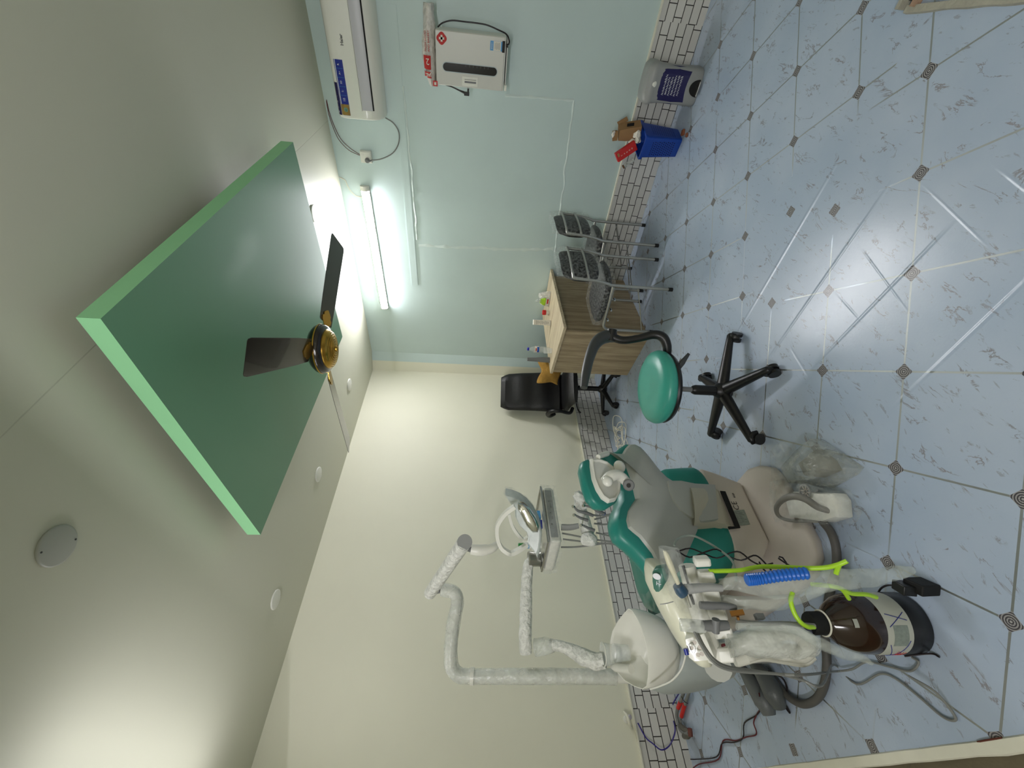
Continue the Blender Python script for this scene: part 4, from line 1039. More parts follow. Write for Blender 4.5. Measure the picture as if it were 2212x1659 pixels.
# headrest
hc = [(2.794, 2.085, 1.008), (2.758, 2.080, 0.997), (2.741, 2.071, 0.975), (2.742, 2.063, 0.956), (2.743, 2.050, 0.926), (2.750, 2.026, 0.871), (2.803, 2.017, 0.849), (2.863, 2.019, 0.854), (2.910, 2.029, 0.877), (2.946, 2.050, 0.926), (2.949, 2.067, 0.967), (2.922, 2.079, 0.994), (2.870, 2.083, 1.004)]
c_h = (2.849, 2.053, 0.932)
MB().dome(hc, nB, [(0.86, -0.070), (0.95, -0.064), (1.0, -0.050), (1.0, -0.036), (0.97, -0.026), (0.9, -0.022)], c_h).build('headrest_cushion', M['teal'], dc, ang=60)
hs = [(2.746, 2.069, 0.969), (2.783, 2.071, 0.975), (2.842, 2.072, 0.978), (2.888, 2.069, 0.969), (2.920, 2.061, 0.952), (2.931, 2.050, 0.927), (2.915, 2.036, 0.894), (2.869, 2.021, 0.860), (2.823, 2.015, 0.845), (2.759, 2.018, 0.851), (2.732, 2.036, 0.893), (2.731, 2.053, 0.932)]
MB().dome(hs, nB, [(1.0, -0.035), (1.0, -0.014), (0.93, -0.006), (0.88, -0.004), (0.83, -0.012), (0.5, -0.010)], c_h).build('headrest_shell', M['white'], dc, ang=25)
lk = MB().tube([(2.856, 2.057, 0.942), (2.841, 2.074, 0.918), (2.830, 2.070, 0.885), (2.835, 2.054, 0.859), (2.847, 2.034, 0.837)], [0.020, 0.022, 0.020, 0.020, 0.018], 14, 4).build('headrest_link', M['white'], dc)
MB().ball((2.867, 2.082, 0.936), 0.020, sc=(1.1, 0.8, 1)).build('link_knob', M['white_gloss'], lk)
MB().ball((2.762, 2.028, 0.850), 0.024, sc=(1.2, 0.8, 1)).build('link_knob', M['white_gloss'], lk)
kn = MB().cyl((2.838, 2.012, 0.825), (2.876, 2.073, 0.852), 0.022, seg=24).build('lock_knob', M['mid_grey'], lk, bev=0.004)
MB().cyl((2.877, 2.071, 0.852), (2.880, 2.076, 0.854), 0.008, seg=18).build('knob_socket', M['black'], kn)
MB().tube([(2.732, 2.050, 0.939), (2.700, 2.020, 0.906), (2.674, 1.995, 0.875)], [0.010, 0.012, 0.012], 10, 3).build('neck_link', M['white'], dc)

# ---------------------------------------------------------------- cuspidor unit
cu = thing('cuspidor_unit', 'grey cuspidor unit with a leaf-shaped white spittoon bowl beside the dental chair', 'spittoon', (3.29, 1.40, 0))
def sc3(c, hx_, hy, z, n=40, p=0.6): return [(c[0]+hx_*math.copysign(abs(math.cos(2*PI*j/n))**p, math.cos(2*PI*j/n)), c[1]+hy*math.copysign(abs(math.sin(2*PI*j/n))**p, math.sin(2*PI*j/n)), z) for j in range(n)]
bcn = (3.275, 1.38)
MB().loft([sc3(bcn, 0.06, 0.10, 0.335), sc3(bcn, 0.10, 0.15, 0.355), sc3(bcn, 0.125, 0.18, 0.40), sc3(bcn, 0.136, 0.20, 0.48), sc3(bcn, 0.138, 0.20, 0.58), sc3(bcn, 0.125, 0.185, 0.625), sc3(bcn, 0.09, 0.14, 0.64)]).build('unit_body', mat('unit_grey', (164, 172, 170), 0.4, var=0.02), cu, ang=60)
MB().loft([sc3((3.30,1.44), 0.085, 0.11, 0.60, p=1), sc3((3.30,1.44), 0.088, 0.115, 0.665, p=1)]).build('bowl_collar', M['dark_grey'], cu)
MB().cyl((3.285, 1.37, 0.0), (3.285, 1.37, 0.31), 0.035, seg=20).build('unit_foot', M['grey'], cu)
MB().box((3.12, 1.25, 0.40), (0.22, 0.10, 0.08)).build('link_arm', M['shell'], cu, bev=0.01)
# bowl rim points: a tilted leaf-shaped plane
nL = Vector((0.38*0.7145, 0.38*0.6997, 1)).normalized()
rim = [(3.182, 1.659, 0.800), (3.185, 1.622, 0.807), (3.197, 1.552, 0.819), (3.217, 1.485, 0.829), (3.242, 1.441, 0.832), (3.270, 1.412, 0.833), (3.304, 1.390, 0.830), (3.350, 1.407, 0.816), (3.385, 1.443, 0.802), (3.413, 1.495, 0.785), (3.430, 1.543, 0.771), (3.427, 1.576, 0.765), (3.402, 1.607, 0.763), (3.366, 1.644, 0.763), (3.326, 1.670, 0.766), (3.292, 1.681, 0.771), (3.253, 1.689, 0.778), (3.220, 1.684, 0.786), (3.194, 1.675, 0.794)]
rc = sum((Vector(p) for p in rim), Vector())/len(rim)
def br(k, dz, sh=0.0): return [rc+(Vector(p)-rc)*k+Vector((-sh*0.5, -sh*0.5, dz)) for p in rim]
b = MB(); b.loft([br(0.40, -0.165), br(0.62, -0.150), br(0.80, -0.115), br(0.92, -0.070), br(0.985, -0.025), br(1.0, -0.004), br(0.992, 0.003), br(0.972, 0.003), br(0.955, -0.004), br(0.90, -0.030), br(0.84, -0.036), br(0.66, -0.070), br(0.60, -0.095), br(0.45, -0.105), br(0.15, -0.112)])
b.build('bowl', M['white_gloss'], cu, ang=40)
sp = MB().tube([(3.359, 1.514, 0.792), (3.347, 1.465, 0.809), (3.334, 1.419, 0.824), (3.326, 1.393, 0.831)], [0.0165, 0.0165, 0.016, 0.009], 14, 3).build('water_spout', M['white'], cu)
ce = MB(); cpts = [(3.440, 1.615, 0.773), (3.437, 1.649, 0.747), (3.429, 1.691, 0.717), (3.410, 1.727, 0.694), (3.388, 1.752, 0.681), (3.357, 1.784, 0.675), (3.326, 1.801, 0.674), (3.287, 1.811, 0.679), (3.249, 1.820, 0.694)]
ce.tube(cpts, 0.003, 6, 4); ce.build('cover_edge', M['white'], cu)
b = MB(); inner = [br(0.96, -0.02)[i] for i in (10, 11, 12, 13, 13, 14, 15, 16, 17)]
b.loft([[Vector(p) for p in cpts], [Vector(p)*0.8+Vector(q)*0.2+Vector((0,0,-0.012)) for p, q in zip(cpts, inner)], [Vector(p)*0.6+Vector(q)*0.4+Vector((0,0,-0.035)) for p, q in zip(cpts, inner)]], cap=False, closed=False)
b.build('splash_cover', M['clear'], cu)
cp = thing('rinse_cup', 'clear plastic rinse cup standing in the white spittoon bowl', 'cup', (3.302, 1.509, 0.792))
MB().lathe([(0.001, 0.0), (0.028, 0.0), (0.034, 0.06), (0.0325, 0.06), (0.0265, 0.004), (0.001, 0.004)], (3.303, 1.515, 0.790), (0.0, 0.0, 1), 26).build('cup_body', M['glass'], cp)
cp2 = thing('clear_cup', 'taller clear plastic cup with a bright rim at the back of the white spittoon bowl', 'cup', (3.286, 1.421, 0.794))
MB().lathe([(0.001, 0.0), (0.032, 0.0), (0.044, 0.075), (0.0425, 0.075), (0.0305, 0.004), (0.001, 0.004)], (3.287, 1.420, 0.794), (0.0, 0.0, 1), 26).build('cup_body', M['glass'], cp2)
MB().lathe([(0.0435, 0.073), (0.0455, 0.075), (0.0435, 0.077)], (3.287, 1.420, 0.794), (0,0,1), 30, cap=False).build('cup_rim', M['white_gloss'], cp2)

# ---------------------------------------------------------------- operating lamp on its pole
ol = thing('operating_lamp', 'plastic-wrapped white dental operating lamp on a tall bent pole', 'lamp', (3.33, 1.22, 0.62))
MB().tube([(3.345, 1.28, 0.60), (3.326, 1.224, 1.043), (3.316, 1.193, 1.371), (3.312, 1.188, 1.440), (3.301, 1.193, 1.490), (3.269, 1.209, 1.510), (3.214, 1.236, 1.512), (3.129, 1.266, 1.507), (3.062, 1.292, 1.496), (3.022, 1.305, 1.497), (2.999, 1.311, 1.518), (2.986, 1.304, 1.569)], 0.026, 16, 5).build('pole', M['white'], ol)
MB().tube([(3.338, 1.259, 0.781), (3.328, 1.236, 1.046), (3.316, 1.203, 1.404)], 0.0315, 16, 3).crumple(0.002, 20).build('pole_wrap', M['milky'], ol)
MB().tube([(3.313, 1.190, 1.416), (3.307, 1.189, 1.469), (3.278, 1.201, 1.504), (3.214, 1.236, 1.512), (3.129, 1.266, 1.507), (3.062, 1.292, 1.496), (3.025, 1.302, 1.496), (2.999, 1.311, 1.518), (2.988, 1.302, 1.567)], 0.031, 16, 5).crumple(0.003, 25, 3).build('pole_wrap', M['milky'], ol)
MB().cyl((3.316, 1.203, 1.404), (3.315, 1.202, 1.420), 0.034, seg=20).build('pole_collar', M['white'], ol)
MB().cyl((2.986, 1.303, 1.574), (2.985, 1.288, 1.594), 0.016, seg=16).build('swivel', M['mid_grey'], ol)
a2 = MB().tube([(2.979, 1.232, 1.630), (2.984, 1.806, 1.469)], 0.0295, 20, 1).build('spring_arm', M['wrap'], ol)
MB().tube([(2.984, 1.807, 1.468), (2.986, 1.813, 1.467)], 0.030, 20, 1).build('end_disc', M['grey'], a2)
MB().cyl((2.987, 1.761, 1.459), (2.989, 1.748, 1.436), 0.011, seg=14).build('drop_rod', M['mid_grey'], ol)
MB().tube([(2.987, 1.749, 1.440), (2.991, 1.749, 1.410), (2.986, 1.743, 1.380)], [0.020, 0.022, 0.022], 16, 3).build('drop_sleeve', M['white'], ol)
MB().tube([(2.986, 1.743, 1.380), (2.979, 1.740, 1.357), (2.961, 1.731, 1.337), (2.949, 1.731, 1.322)], [0.021, 0.018, 0.015, 0.012], 14, 4).build('yoke_stem', M['white'], ol)
def band(pts, w, th, name, m, par, dirv=(0.7145, 0.6997, 0)):
    d = Vector(dirv).normalized(); P = [Vector(p) for p in pts]; r = []
    Q = []
    E = [P[0]*2-P[1]]+P+[P[-1]*2-P[-2]]
    for i in range(1, len(E)-2):
        for k in range(4):
            t = k/4; a, b_, c, e = E[i-1:i+3]
            Q.append(0.5*((2*b_)+(c-a)*t+(2*a-5*b_+4*c-e)*t*t+(3*b_-3*c+e-a)*t**3))
    Q.append(P[-1])
    for i, p in enumerate(Q):
        tn = (Q[min(i+1, len(Q)-1)]-Q[max(0, i-1)]).normalized(); n = tn.cross(d).normalized()
        r.append([p+n*th+d*w, p-n*th+d*w, p-n*th-d*w, p+n*th-d*w])
    return MB().loft(r).build(name, m, par, ang=50)
band([(2.876, 1.898, 1.273), (2.894, 1.875, 1.309), (2.922, 1.843, 1.337), (2.944, 1.820, 1.341), (2.970, 1.794, 1.334), (2.992, 1.774, 1.318), (3.006, 1.763, 1.291), (3.003, 1.753, 1.275), (2.990, 1.757, 1.245), (2.967, 1.756, 1.209)], 0.015, 0.007, 'handle', M['white'], ol)
band([(2.837, 1.764, 1.285), (2.871, 1.731, 1.269), (2.900, 1.705, 1.243), (2.918, 1.690, 1.216), (2.919, 1.720, 1.198)], 0.014, 0.006, 'handle', M['white'], ol)
hsg = [(2.787, 1.842, 1.306), (2.798, 1.848, 1.277), (2.814, 1.850, 1.244), (2.837, 1.845, 1.212), (2.866, 1.833, 1.185), (2.904, 1.812, 1.161), (2.932, 1.799, 1.154), (2.957, 1.773, 1.155), (2.992, 1.751, 1.160), (3.016, 1.740, 1.170),
       (2.998, 1.743, 1.177), (2.965, 1.758, 1.209), (2.946, 1.778, 1.206), (2.925, 1.784, 1.214), (2.900, 1.791, 1.244), (2.868, 1.807, 1.262), (2.838, 1.823, 1.264), (2.819, 1.826, 1.280), (2.801, 1.829, 1.293)]
MB().dome(hsg, (0.7145, 0.6997, 0.1), [(0.97, -0.11), (1.0, -0.09), (1.0, 0.0), (0.96, 0.012), (0.85, 0.018)]).build('lamp_housing', mat('lamp_shell', (196, 204, 200), 0.3, var=0.02), ol, ang=35)
ln = [(2.854, 1.886, 1.258), (2.856, 1.887, 1.237), (2.874, 1.879, 1.212), (2.899, 1.857, 1.186), (2.930, 1.835, 1.171), (2.944, 1.820, 1.173), (2.942, 1.812, 1.193), (2.923, 1.828, 1.219), (2.893, 1.849, 1.240), (2.870, 1.870, 1.257)]
MB().dome(ln, (0.7145, 0.6997, 0.2), [(1.0, -0.02), (1.0, 0.004), (0.85, 0.010), (0.5, 0.013)]).build('reflector', M['chrome'], ol, ang=60)
MB().dome(hsg, (0.7145, 0.6997, 0.1), [(1.03, -0.115), (1.05, -0.08), (1.06, 0.02), (0.9, 0.032)]).crumple(0.006, 26, 9).build('film_wrap', M['clear'], ol)

# ---------------------------------------------------------------- instrument tray over the chair
it = thing('instrument_tray', 'white bracket tray with touch panel on a plastic-wrapped arm above the dental chair', 'tray', (3.31, 1.30, 0.66))
MB().tube([(3.299, 1.376, 0.853), (3.298, 1.357, 0.891), (3.280, 1.342, 0.932), (3.254, 1.320, 0.969), (3.232, 1.309, 1.016), (3.220, 1.285, 1.068)], [0.030, 0.034, 0.034, 0.028, 0.024, 0.024], 16, 4).crumple(0.003, 22).build('lower_arm', M['wrap'], it)
MB().tube([(3.222, 1.285, 1.051), (3.222, 1.281, 1.088), (3.221, 1.262, 1.132)], [0.026, 0.036, 0.036], 16, 3).crumple(0.003, 22, 4).build('elbow_joint', M['milky'], it)
MB().tube([(3.238, 1.240, 1.171), (3.191, 1.273, 1.176), (3.104, 1.305, 1.173), (3.010, 1.329, 1.168), (2.901, 1.371, 1.157), (2.882, 1.379, 1.132), (2.870, 1.397, 1.087)], [0.028, 0.030, 0.029, 0.028, 0.026, 0.022, 0.02], 16, 4).crumple(0.003, 24, 6).build('upper_arm', M['wrap'], it)
tA = Vector((2.56, 1.53, 0)); tB = Vector((2.877, 1.587, 0)); tC = Vector((2.918, 1.353, 0)); tD_ = tA+(tC-tB)
tc = (tA+tC)/2
def tr(k, z): return [tuple(tc+(p-tc)*k+Z_*z) for p in (tA, tB, tC, tD_)]
MB().loft([tr(0.93, 1.022), tr(1.0, 1.035), tr(1.0, 1.070), tr(0.97, 1.078)]).build('tray_body', M['white'], it, bev=0.006)
MB().loft([tr(1.0, 1.082), tr(1.03, 1.086), tr(1.03, 1.094), tr(0.98, 1.094), tr(0.97, 1.087)]).build('steel_tray', M['steel'], it)
fn = (tB-tA).normalized(); fo = Vector((-fn.y, fn.x, 0))
if fo.y < 0: fo = -fo
pp = [tA+fn*0.02+Z_*1.038, tA+fn*0.30+Z_*1.038, tA+fn*0.30+Z_*1.072, tA+fn*0.02+Z_*1.072]
pn = MB().prism([tuple(p+fo*0.0005) for p in pp], fo*0.0015).build('control_panel', M['grey'], it)
for k in range(5): lettering('panel_mark', ['88', 'o o', 'o', 'o o o', 'o'][k], 0.011, tA+fn*(0.235-0.035*k)+Z_*(1.050 if k % 2 else 1.056)+fo*0.003, -fn, Z_, M['ink_grey'], pn)
b = MB(); b.loft([tr(1.06, 1.014), tr(1.075, 1.05), tr(1.07, 1.088)], cap=False).crumple(0.006, 24, 8).build('film_cover', M['clear'], it)
MB().tube([(2.783, 1.538, 1.007), (2.785, 1.542, 0.964), (2.781, 1.551, 0.924)], [0.022, 0.021, 0.018], 12, 3, flat=0.6).build('holder_bracket', M['grey'], it)
MB().tube([(2.654, 1.652, 0.926), (2.704, 1.616, 0.919), (2.757, 1.579, 0.899), (2.814, 1.551, 0.884), (2.853, 1.528, 0.867)], [0.020, 0.026, 0.024, 0.030, 0.022], 14, 5).crumple(0.006, 30, 3).build('instrument_holder', M['wrap'], it)
MB().ball((2.855, 1.566, 0.890), 0.040, 16, 12, (0.8, 0.8, 1.0)).crumple(0.010, 30, 5).build('wrapped_bundle', M['wrap'], it)
MB().tube([(2.686, 1.688, 0.952), (2.711, 1.680, 0.929), (2.739, 1.653, 0.908)], [0.022, 0.030, 0.022], 12, 4).crumple(0.008, 34, 8).build('wrapped_bundle', M['wrap'], it)
for pts in ([(2.749, 1.679, 0.968), (2.764, 1.666, 0.950), (2.772, 1.662, 0.911), (2.783, 1.656, 0.876)], [(2.782, 1.660, 0.965), (2.793, 1.652, 0.938), (2.802, 1.647, 0.903)], [(2.821, 1.639, 0.933), (2.831, 1.632, 0.905), (2.841, 1.626, 0.874)], [(2.758, 1.704, 0.926), (2.765, 1.701, 0.892), (2.778, 1.691, 0.861), (2.788, 1.685, 0.831)]):
    hp = MB().tube(pts, [0.004, 0.006, 0.008, 0.007][:len(pts)], 10, 4).build('handpiece', M['mid_grey'], it)
    MB().cyl(pts[0], Vector(pts[0])+Vector((0.004, 0.004, 0.008)), 0.007, seg=10).build('handpiece_head', M['chrome'], hp)
MB().cyl((2.805, 1.662, 0.929), (2.823, 1.643, 0.934), 0.002, seg=6).build('bur', M['chrome'], it)
for pts in ([(2.804, 1.518, 1.003), (2.816, 1.525, 0.958), (2.831, 1.532, 0.901), (2.853, 1.548, 0.822), (2.876, 1.579, 0.732)],
            [(2.824, 1.498, 0.998), (2.835, 1.507, 0.946), (2.849, 1.518, 0.864), (2.864, 1.542, 0.782), (2.870, 1.586, 0.728)],
            [(2.860, 1.489, 1.009), (2.857, 1.485, 0.945), (2.858, 1.509, 0.859), (2.859, 1.531, 0.796), (2.888, 1.567, 0.727)],
            [(2.781, 1.658, 0.876), (2.779, 1.650, 0.842), (2.775, 1.661, 0.786), (2.773, 1.682, 0.743)],
            [(2.790, 1.635, 0.867), (2.781, 1.635, 0.830), (2.776, 1.645, 0.795), (2.802, 1.652, 0.749)],
            [(2.804, 1.621, 0.867), (2.804, 1.613, 0.818), (2.810, 1.645, 0.745)],
            [(2.835, 1.591, 0.856), (2.838, 1.579, 0.816), (2.852, 1.585, 0.769), (2.867, 1.589, 0.724)]):
    MB().tube(pts, 0.0042, 8, 5).build('instrument_hose', M['cable_grey'], it)
MB().cyl((2.776, 1.692, 0.865), (2.786, 1.680, 0.829), 0.008, seg=12).build('hose_grip', M['blue'], it)
MB().cyl((2.778, 1.682, 0.766), (2.776, 1.686, 0.747), 0.008, seg=12).build('hose_grip', M['blue'], it)
# things lying on the tray
cn = thing('steel_canister', 'small round steel canister on the left end of the bracket tray', 'canister', tuple(tC*0.78+tD_*0.06+tB*0.10+tA*0.06+Z_*1.094))
cc = tC*0.78+tD_*0.06+tB*0.10+tA*0.06+Z_*1.0945
MB().lathe([(0.001, 0), (0.033, 0), (0.035, 0.004), (0.035, 0.05), (0.037, 0.054), (0.037, 0.062), (0.033, 0.064), (0.031, 0.060), (0.031, 0.006), (0.001, 0.006)], tuple(cc), seg=30).build('canister_body', M['steel'], cn)
dp = thing('dispenser_bottle', 'slim white bottle with green cap and pale blue neck standing on the bracket tray', 'bottle', tuple(tC*0.48+tD_*0.14+tB*0.28+tA*0.10+Z_*1.094))
dd = tC*0.48+tD_*0.14+tB*0.28+tA*0.10+Z_*1.0945
MB().lathe([(0.013, 0), (0.014, 0.004), (0.014, 0.055), (0.012, 0.06)], tuple(dd), seg=18).build('bottle_body', M['white'], dp)
MB().lathe([(0.013, 0.06), (0.013, 0.085), (0.012, 0.086)], tuple(dd), seg=18).build('bottle_neck', M['sticker_light'], dp)
MB().lathe([(0.0125, 0.086), (0.0125, 0.112), (0.011, 0.114), (0.001, 0.114)], tuple(dd), seg=18).build('cap', mat('green_cap', (34, 130, 52), 0.4), dp)
bxb = tA*0.42+tB*0.25+tC*0.13+tD_*0.20+Z_*1.103
MB().box(tuple(bxb), (0.05, 0.03, 0.016), Matrix.Rotation(R(20), 3, 'Z')).build('blue_carton', M['sticker_light'], label='small light blue carton lying on the bracket tray behind the lamp', cat='box')
bxb = tA*0.30+tB*0.45+tC*0.13+tD_*0.12+Z_*1.103
MB().box(tuple(bxb), (0.04, 0.022, 0.016), Matrix.Rotation(R(-10), 3, 'Z')).build('dark_blue_packet', M['sticker_blue'], label='small dark blue packet lying on the bracket tray', cat='packet')

# ---------------------------------------------------------------- assistant instrument head in the foreground
ah = thing('delivery_unit', 'white five-slot handpiece holder with keypad and teal logo panel in the foreground', 'instrument holder', (3.34, 1.95, 0.70))
def ov(p, q, a, b_, n=20):
    """oval ring from two pixel-derived half axes"""
    p = Vector(p); a = Vector(a); b_ = Vector(b_)
    return [p+a*math.copysign(abs(math.cos(2*PI*j/n))**0.7, math.cos(2*PI*j/n))+b_*math.copysign(abs(math.sin(2*PI*j/n))**0.7, math.sin(2*PI*j/n)) for j in range(n)]
P0 = Vector((3.214, 2.125, 0.832)); P1 = Vector((3.284, 2.097, 0.823)); P2 = Vector((3.354, 2.072, 0.798)); P3 = Vector((3.409, 2.048, 0.773)); P4 = Vector((3.443, 2.030, 0.755))
fwd = Vector((-0.7145, -0.6997, 0))
sec = []
for p, h, d in ((P0, 0.020, 0.05), (P0.lerp(P1, 0.12), 0.032, 0.075), (P0.lerp(P1, 0.5), 0.040, 0.09), (P1, 0.044, 0.095), (P2, 0.040, 0.095), (P3, 0.034, 0.09), (P3.lerp(P4, 0.7), 0.030, 0.08), (P4, 0.016, 0.05)):
    sec.append(ov(p+fwd*0.04, 0, Z_*h, fwd*d))
MB().loft(sec).build('head_body', mat('cream_plastic', (226, 226, 204), 0.25, var=0.01, coat=0.3), ah, ang=60)
tp = [(3.234, 2.162, 0.891), (3.230, 2.173, 0.887), (3.230, 2.183, 0.874), (3.231, 2.190, 0.864), (3.247, 2.181, 0.857), (3.262, 2.166, 0.855), (3.268, 2.159, 0.861), (3.279, 2.154, 0.870), (3.284, 2.141, 0.877), (3.282, 2.135, 0.884), (3.273, 2.136, 0.889), (3.255, 2.148, 0.892)]
lp = MB().dome(tp, (0.7145, 0.6997, 0.7), [(1.0, -0.03), (1.0, -0.002), (0.95, 0.003), (0.5, 0.006)]).build('logo_panel', mat('logo_teal', (64, 112, 98), 0.3, var=0.03), ah, ang=60)
nn = Vector((0.7145, 0.6997, 0.7)).normalized(); c1 = Vector((3.251, 2.174, 0.886))
MB().lathe([(0.009, 0), (0.009, 0.002), (0.001, 0.002)], tuple(c1), tuple(nn), 24, sx=1.3, sy=1.0, xdir=(0,0,1)).build('logo_dot', M['ink_white'], lp)
lettering('logo_letter', 'T', 0.020, (3.274, 2.158, 0.874), (-0.7, 0.714, 0), Vector((-.5,-.5,1)), M['ink_white'], lp)
MB().tube([(3.325, 2.162, 0.894), (3.325, 2.170, 0.877), (3.322, 2.176, 0.858)], 0.0014, 5).build('seam', M['grey'], ah)
# dark joint strip between body and holders
MB().tube([(3.235, 2.213, 0.814), (3.278, 2.186, 0.800)], 0.005, 6, 1).build('joint_strip', M['matt_black'], ah)
MB().tube([(3.302, 2.175, 0.800), (3.324, 2.161, 0.790)], 0.005, 6, 1).build('joint_strip', M['matt_black'], ah)
MB().tube([(3.229, 2.200, 0.795), (3.297, 2.155, 0.777), (3.368, 2.120, 0.760), (3.444, 2.074, 0.735)], [0.026, 0.030, 0.030, 0.026], 12, 4, flat=0.9).build('holder_rail', M['white'], ah)
def block(p1, p2, p3, p4, th, name='holder_block'):
    P = [Vector(p1), Vector(p2), Vector(p3), Vector(p4)]
    c = sum(P, Vector())/4
    d = Vector((0.7145, 0.6997, 0.25)).normalized()
    MB().loft([[c+(p-c)*0.96-d*th for p in P], [p for p in P], [c+(p-c)*0.90+d*0.006 for p in P]]).build(name, M['white'], ah, bev=0.005)
block((3.232, 2.254, 0.795), (3.236, 2.270, 0.755), (3.255, 2.258, 0.753), (3.251, 2.242, 0.794), 0.03)
block((3.262, 2.232, 0.786), (3.268, 2.252, 0.750), (3.292, 2.236, 0.743), (3.288, 2.214, 0.782), 0.03)
block((3.300, 2.209, 0.779), (3.307, 2.228, 0.740), (3.334, 2.208, 0.731), (3.330, 2.186, 0.772), 0.03)
block((3.344, 2.180, 0.766), (3.347, 2.203, 0.726), (3.374, 2.184, 0.717), (3.371, 2.160, 0.760), 0.03)
block((3.384, 2.148, 0.751), (3.390, 2.176, 0.712), (3.411, 2.161, 0.706), (3.409, 2.137, 0.748), 0.03)
block((3.425, 2.114, 0.745), (3.430, 2.144, 0.700), (3.461, 2.118, 0.704), (3.458, 2.095, 0.743), 0.03)
# keypad
kp = [(3.404, 2.132, 0.834), (3.398, 2.165, 0.789), (3.428, 2.150, 0.777), (3.455, 2.132, 0.763), (3.454, 2.111, 0.816), (3.444, 2.106, 0.826)]
kpm = MB().dome(kp, (0.7145, 0.6997, 0.7), [(1.0, -0.035), (1.0, 0.0), (0.96, 0.004), (0.5, 0.005)]).build('keypad', M['white_gloss'], ah)
for px_ in ((3.421, 2.161, 0.825), (3.432, 2.160, 0.813), (3.447, 2.147, 0.818), (3.446, 2.152, 0.809), (3.431, 2.147, 0.831)):
    MB().lathe([(0.0055, 0), (0.0055, 0.0012), (0.001, 0.0012)], px_, tuple(nn), 16).build('key', M['shell_warm'], kpm)
MB().tube([(3.424, 2.156, 0.840), (3.421, 2.161, 0.830), (3.432, 2.153, 0.822), (3.445, 2.140, 0.825), (3.435, 2.146, 0.834), (3.424, 2.156, 0.840)], 0.0008, 4, 1).build('key_outline', M['ink_grey'], kpm)
MB().tube([(3.428, 2.128, 0.840), (3.441, 2.122, 0.837)], 0.006, 10, 1).build('blue_clip', M['sticker_blue'], ah)
MB().box((3.430, 2.166, 0.748), (0.006, 0.012, 0.006)).build('dark_catch', M['wire_red'], ah)
MB().tube([(3.443, 1.981, 0.684), (3.412, 1.879, 0.609), (3.366, 1.719, 0.549), (3.325, 1.595, 0.496)], [0.04, 0.045, 0.045, 0.04], 14, 4).build('support_arm', M['shell'], ah)
# handpieces hanging in the slots
def hang(name, pts, rs, m, par=ah, seg=10): return MB().tube(pts, rs, seg, 4).build(name, m, par)
hang('syringe', [(3.303, 2.233, 0.847), (3.307, 2.230, 0.842), (3.308, 2.239, 0.816), (3.309, 2.250, 0.781), (3.313, 2.257, 0.745)], [0.012, 0.014, 0.013, 0.011, 0.010], M['grey'])
hang('handpiece', [(3.346, 2.223, 0.807), (3.348, 2.224, 0.784), (3.350, 2.227, 0.746), (3.354, 2.227, 0.708)], [0.010, 0.011, 0.010, 0.007], M['mid_grey'])
hang('handpiece', [(3.388, 2.200, 0.869), (3.393, 2.207, 0.834), (3.395, 2.209, 0.809)], [0.016, 0.017, 0.016], M['milky'])
hang('handpiece', [(3.395, 2.215, 0.814), (3.396, 2.218, 0.781), (3.396, 2.222, 0.747)], [0.013, 0.015, 0.012], M['mid_grey'])
MB().cyl((3.387, 2.241, 0.786), (3.411, 2.216, 0.785), 0.010, seg=14).build('valve_knob', M['mid_grey'], ah)
pen = hang('scaler_pen', [(3.225, 2.292, 0.900), (3.231, 2.287, 0.893), (3.251, 2.274, 0.884), (3.279, 2.255, 0.870), (3.298, 2.243, 0.861)], [0.002, 0.007, 0.009, 0.007, 0.006], mat('cream_pen', (206, 202, 172), 0.4))
MB().tube([(3.302, 2.246, 0.866), (3.312, 2.237, 0.857), (3.319, 2.231, 0.848)], [0.014, 0.017, 0.016], 12, 3).build('pen_collar', mat('petrol_collar', (20, 64, 92), 0.35), pen)
MB().tube([(3.322, 2.242, 0.847), (3.338, 2.226, 0.840), (3.349, 2.216, 0.834)], 0.004, 8).build('steel_tip', M['chrome'], pen)
# plastic film drawn over the head
b = MB(); A_ = [(3.207, 2.281, 0.901), (3.206, 2.285, 0.882), (3.220, 2.288, 0.849), (3.246, 2.263, 0.845)]
rings = []
for p, w1, w2 in ((Vector((3.220, 2.299, 0.886)), 0.030, 0.012), (Vector((3.251, 2.275, 0.879)), 0.034, 0.02), (Vector((3.285, 2.249, 0.864)), 0.034, 0.03), (Vector((3.326, 2.224, 0.844)), 0.036, 0.03), (Vector((3.366, 2.201, 0.821)), 0.036, 0.03), (Vector((3.395, 2.188, 0.806)), 0.03, 0.02)):
    rings.append(ov(p, 0, Z_*w1, fwd*w2, 16))
b.loft(rings).crumple(0.006, 30, 2).build('film_sleeve', M['clear'], ah)

# hoses, tubes and sleeves hanging from the head
ht = MB().tube([(3.262, 2.243, 0.757), (3.263, 2.247, 0.719), (3.263, 2.253, 0.666), (3.262, 2.275, 0.620), (3.272, 2.299, 0.570), (3.288, 2.332, 0.523), (3.296, 2.357, 0.490), (3.295, 2.376, 0.465), (3.293, 2.393, 0.453)], 0.0062, 10, 5)
ht.build('lime_tube', M['lime'], label='long lime green tube hanging from the first slot of the handpiece holder', cat='tube')
MB().tube([(3.296, 2.375, 0.465), (3.306, 2.364, 0.470), (3.313, 2.356, 0.472)], 0.0062, 8).build('lime_tube_branch', M['lime'], label='short lime tube branch at the lower end of the long lime tube', cat='tube')
MB().tube([(3.337, 2.291, 0.570), (3.357, 2.283, 0.581), (3.383, 2.272, 0.578), (3.403, 2.266, 0.568), (3.412, 2.260, 0.549), (3.410, 2.251, 0.525)], 0.0060, 10, 5).build('lime_tube', M['lime'], label='curved lime tube entering the cap of the amber bottle', cat='tube')
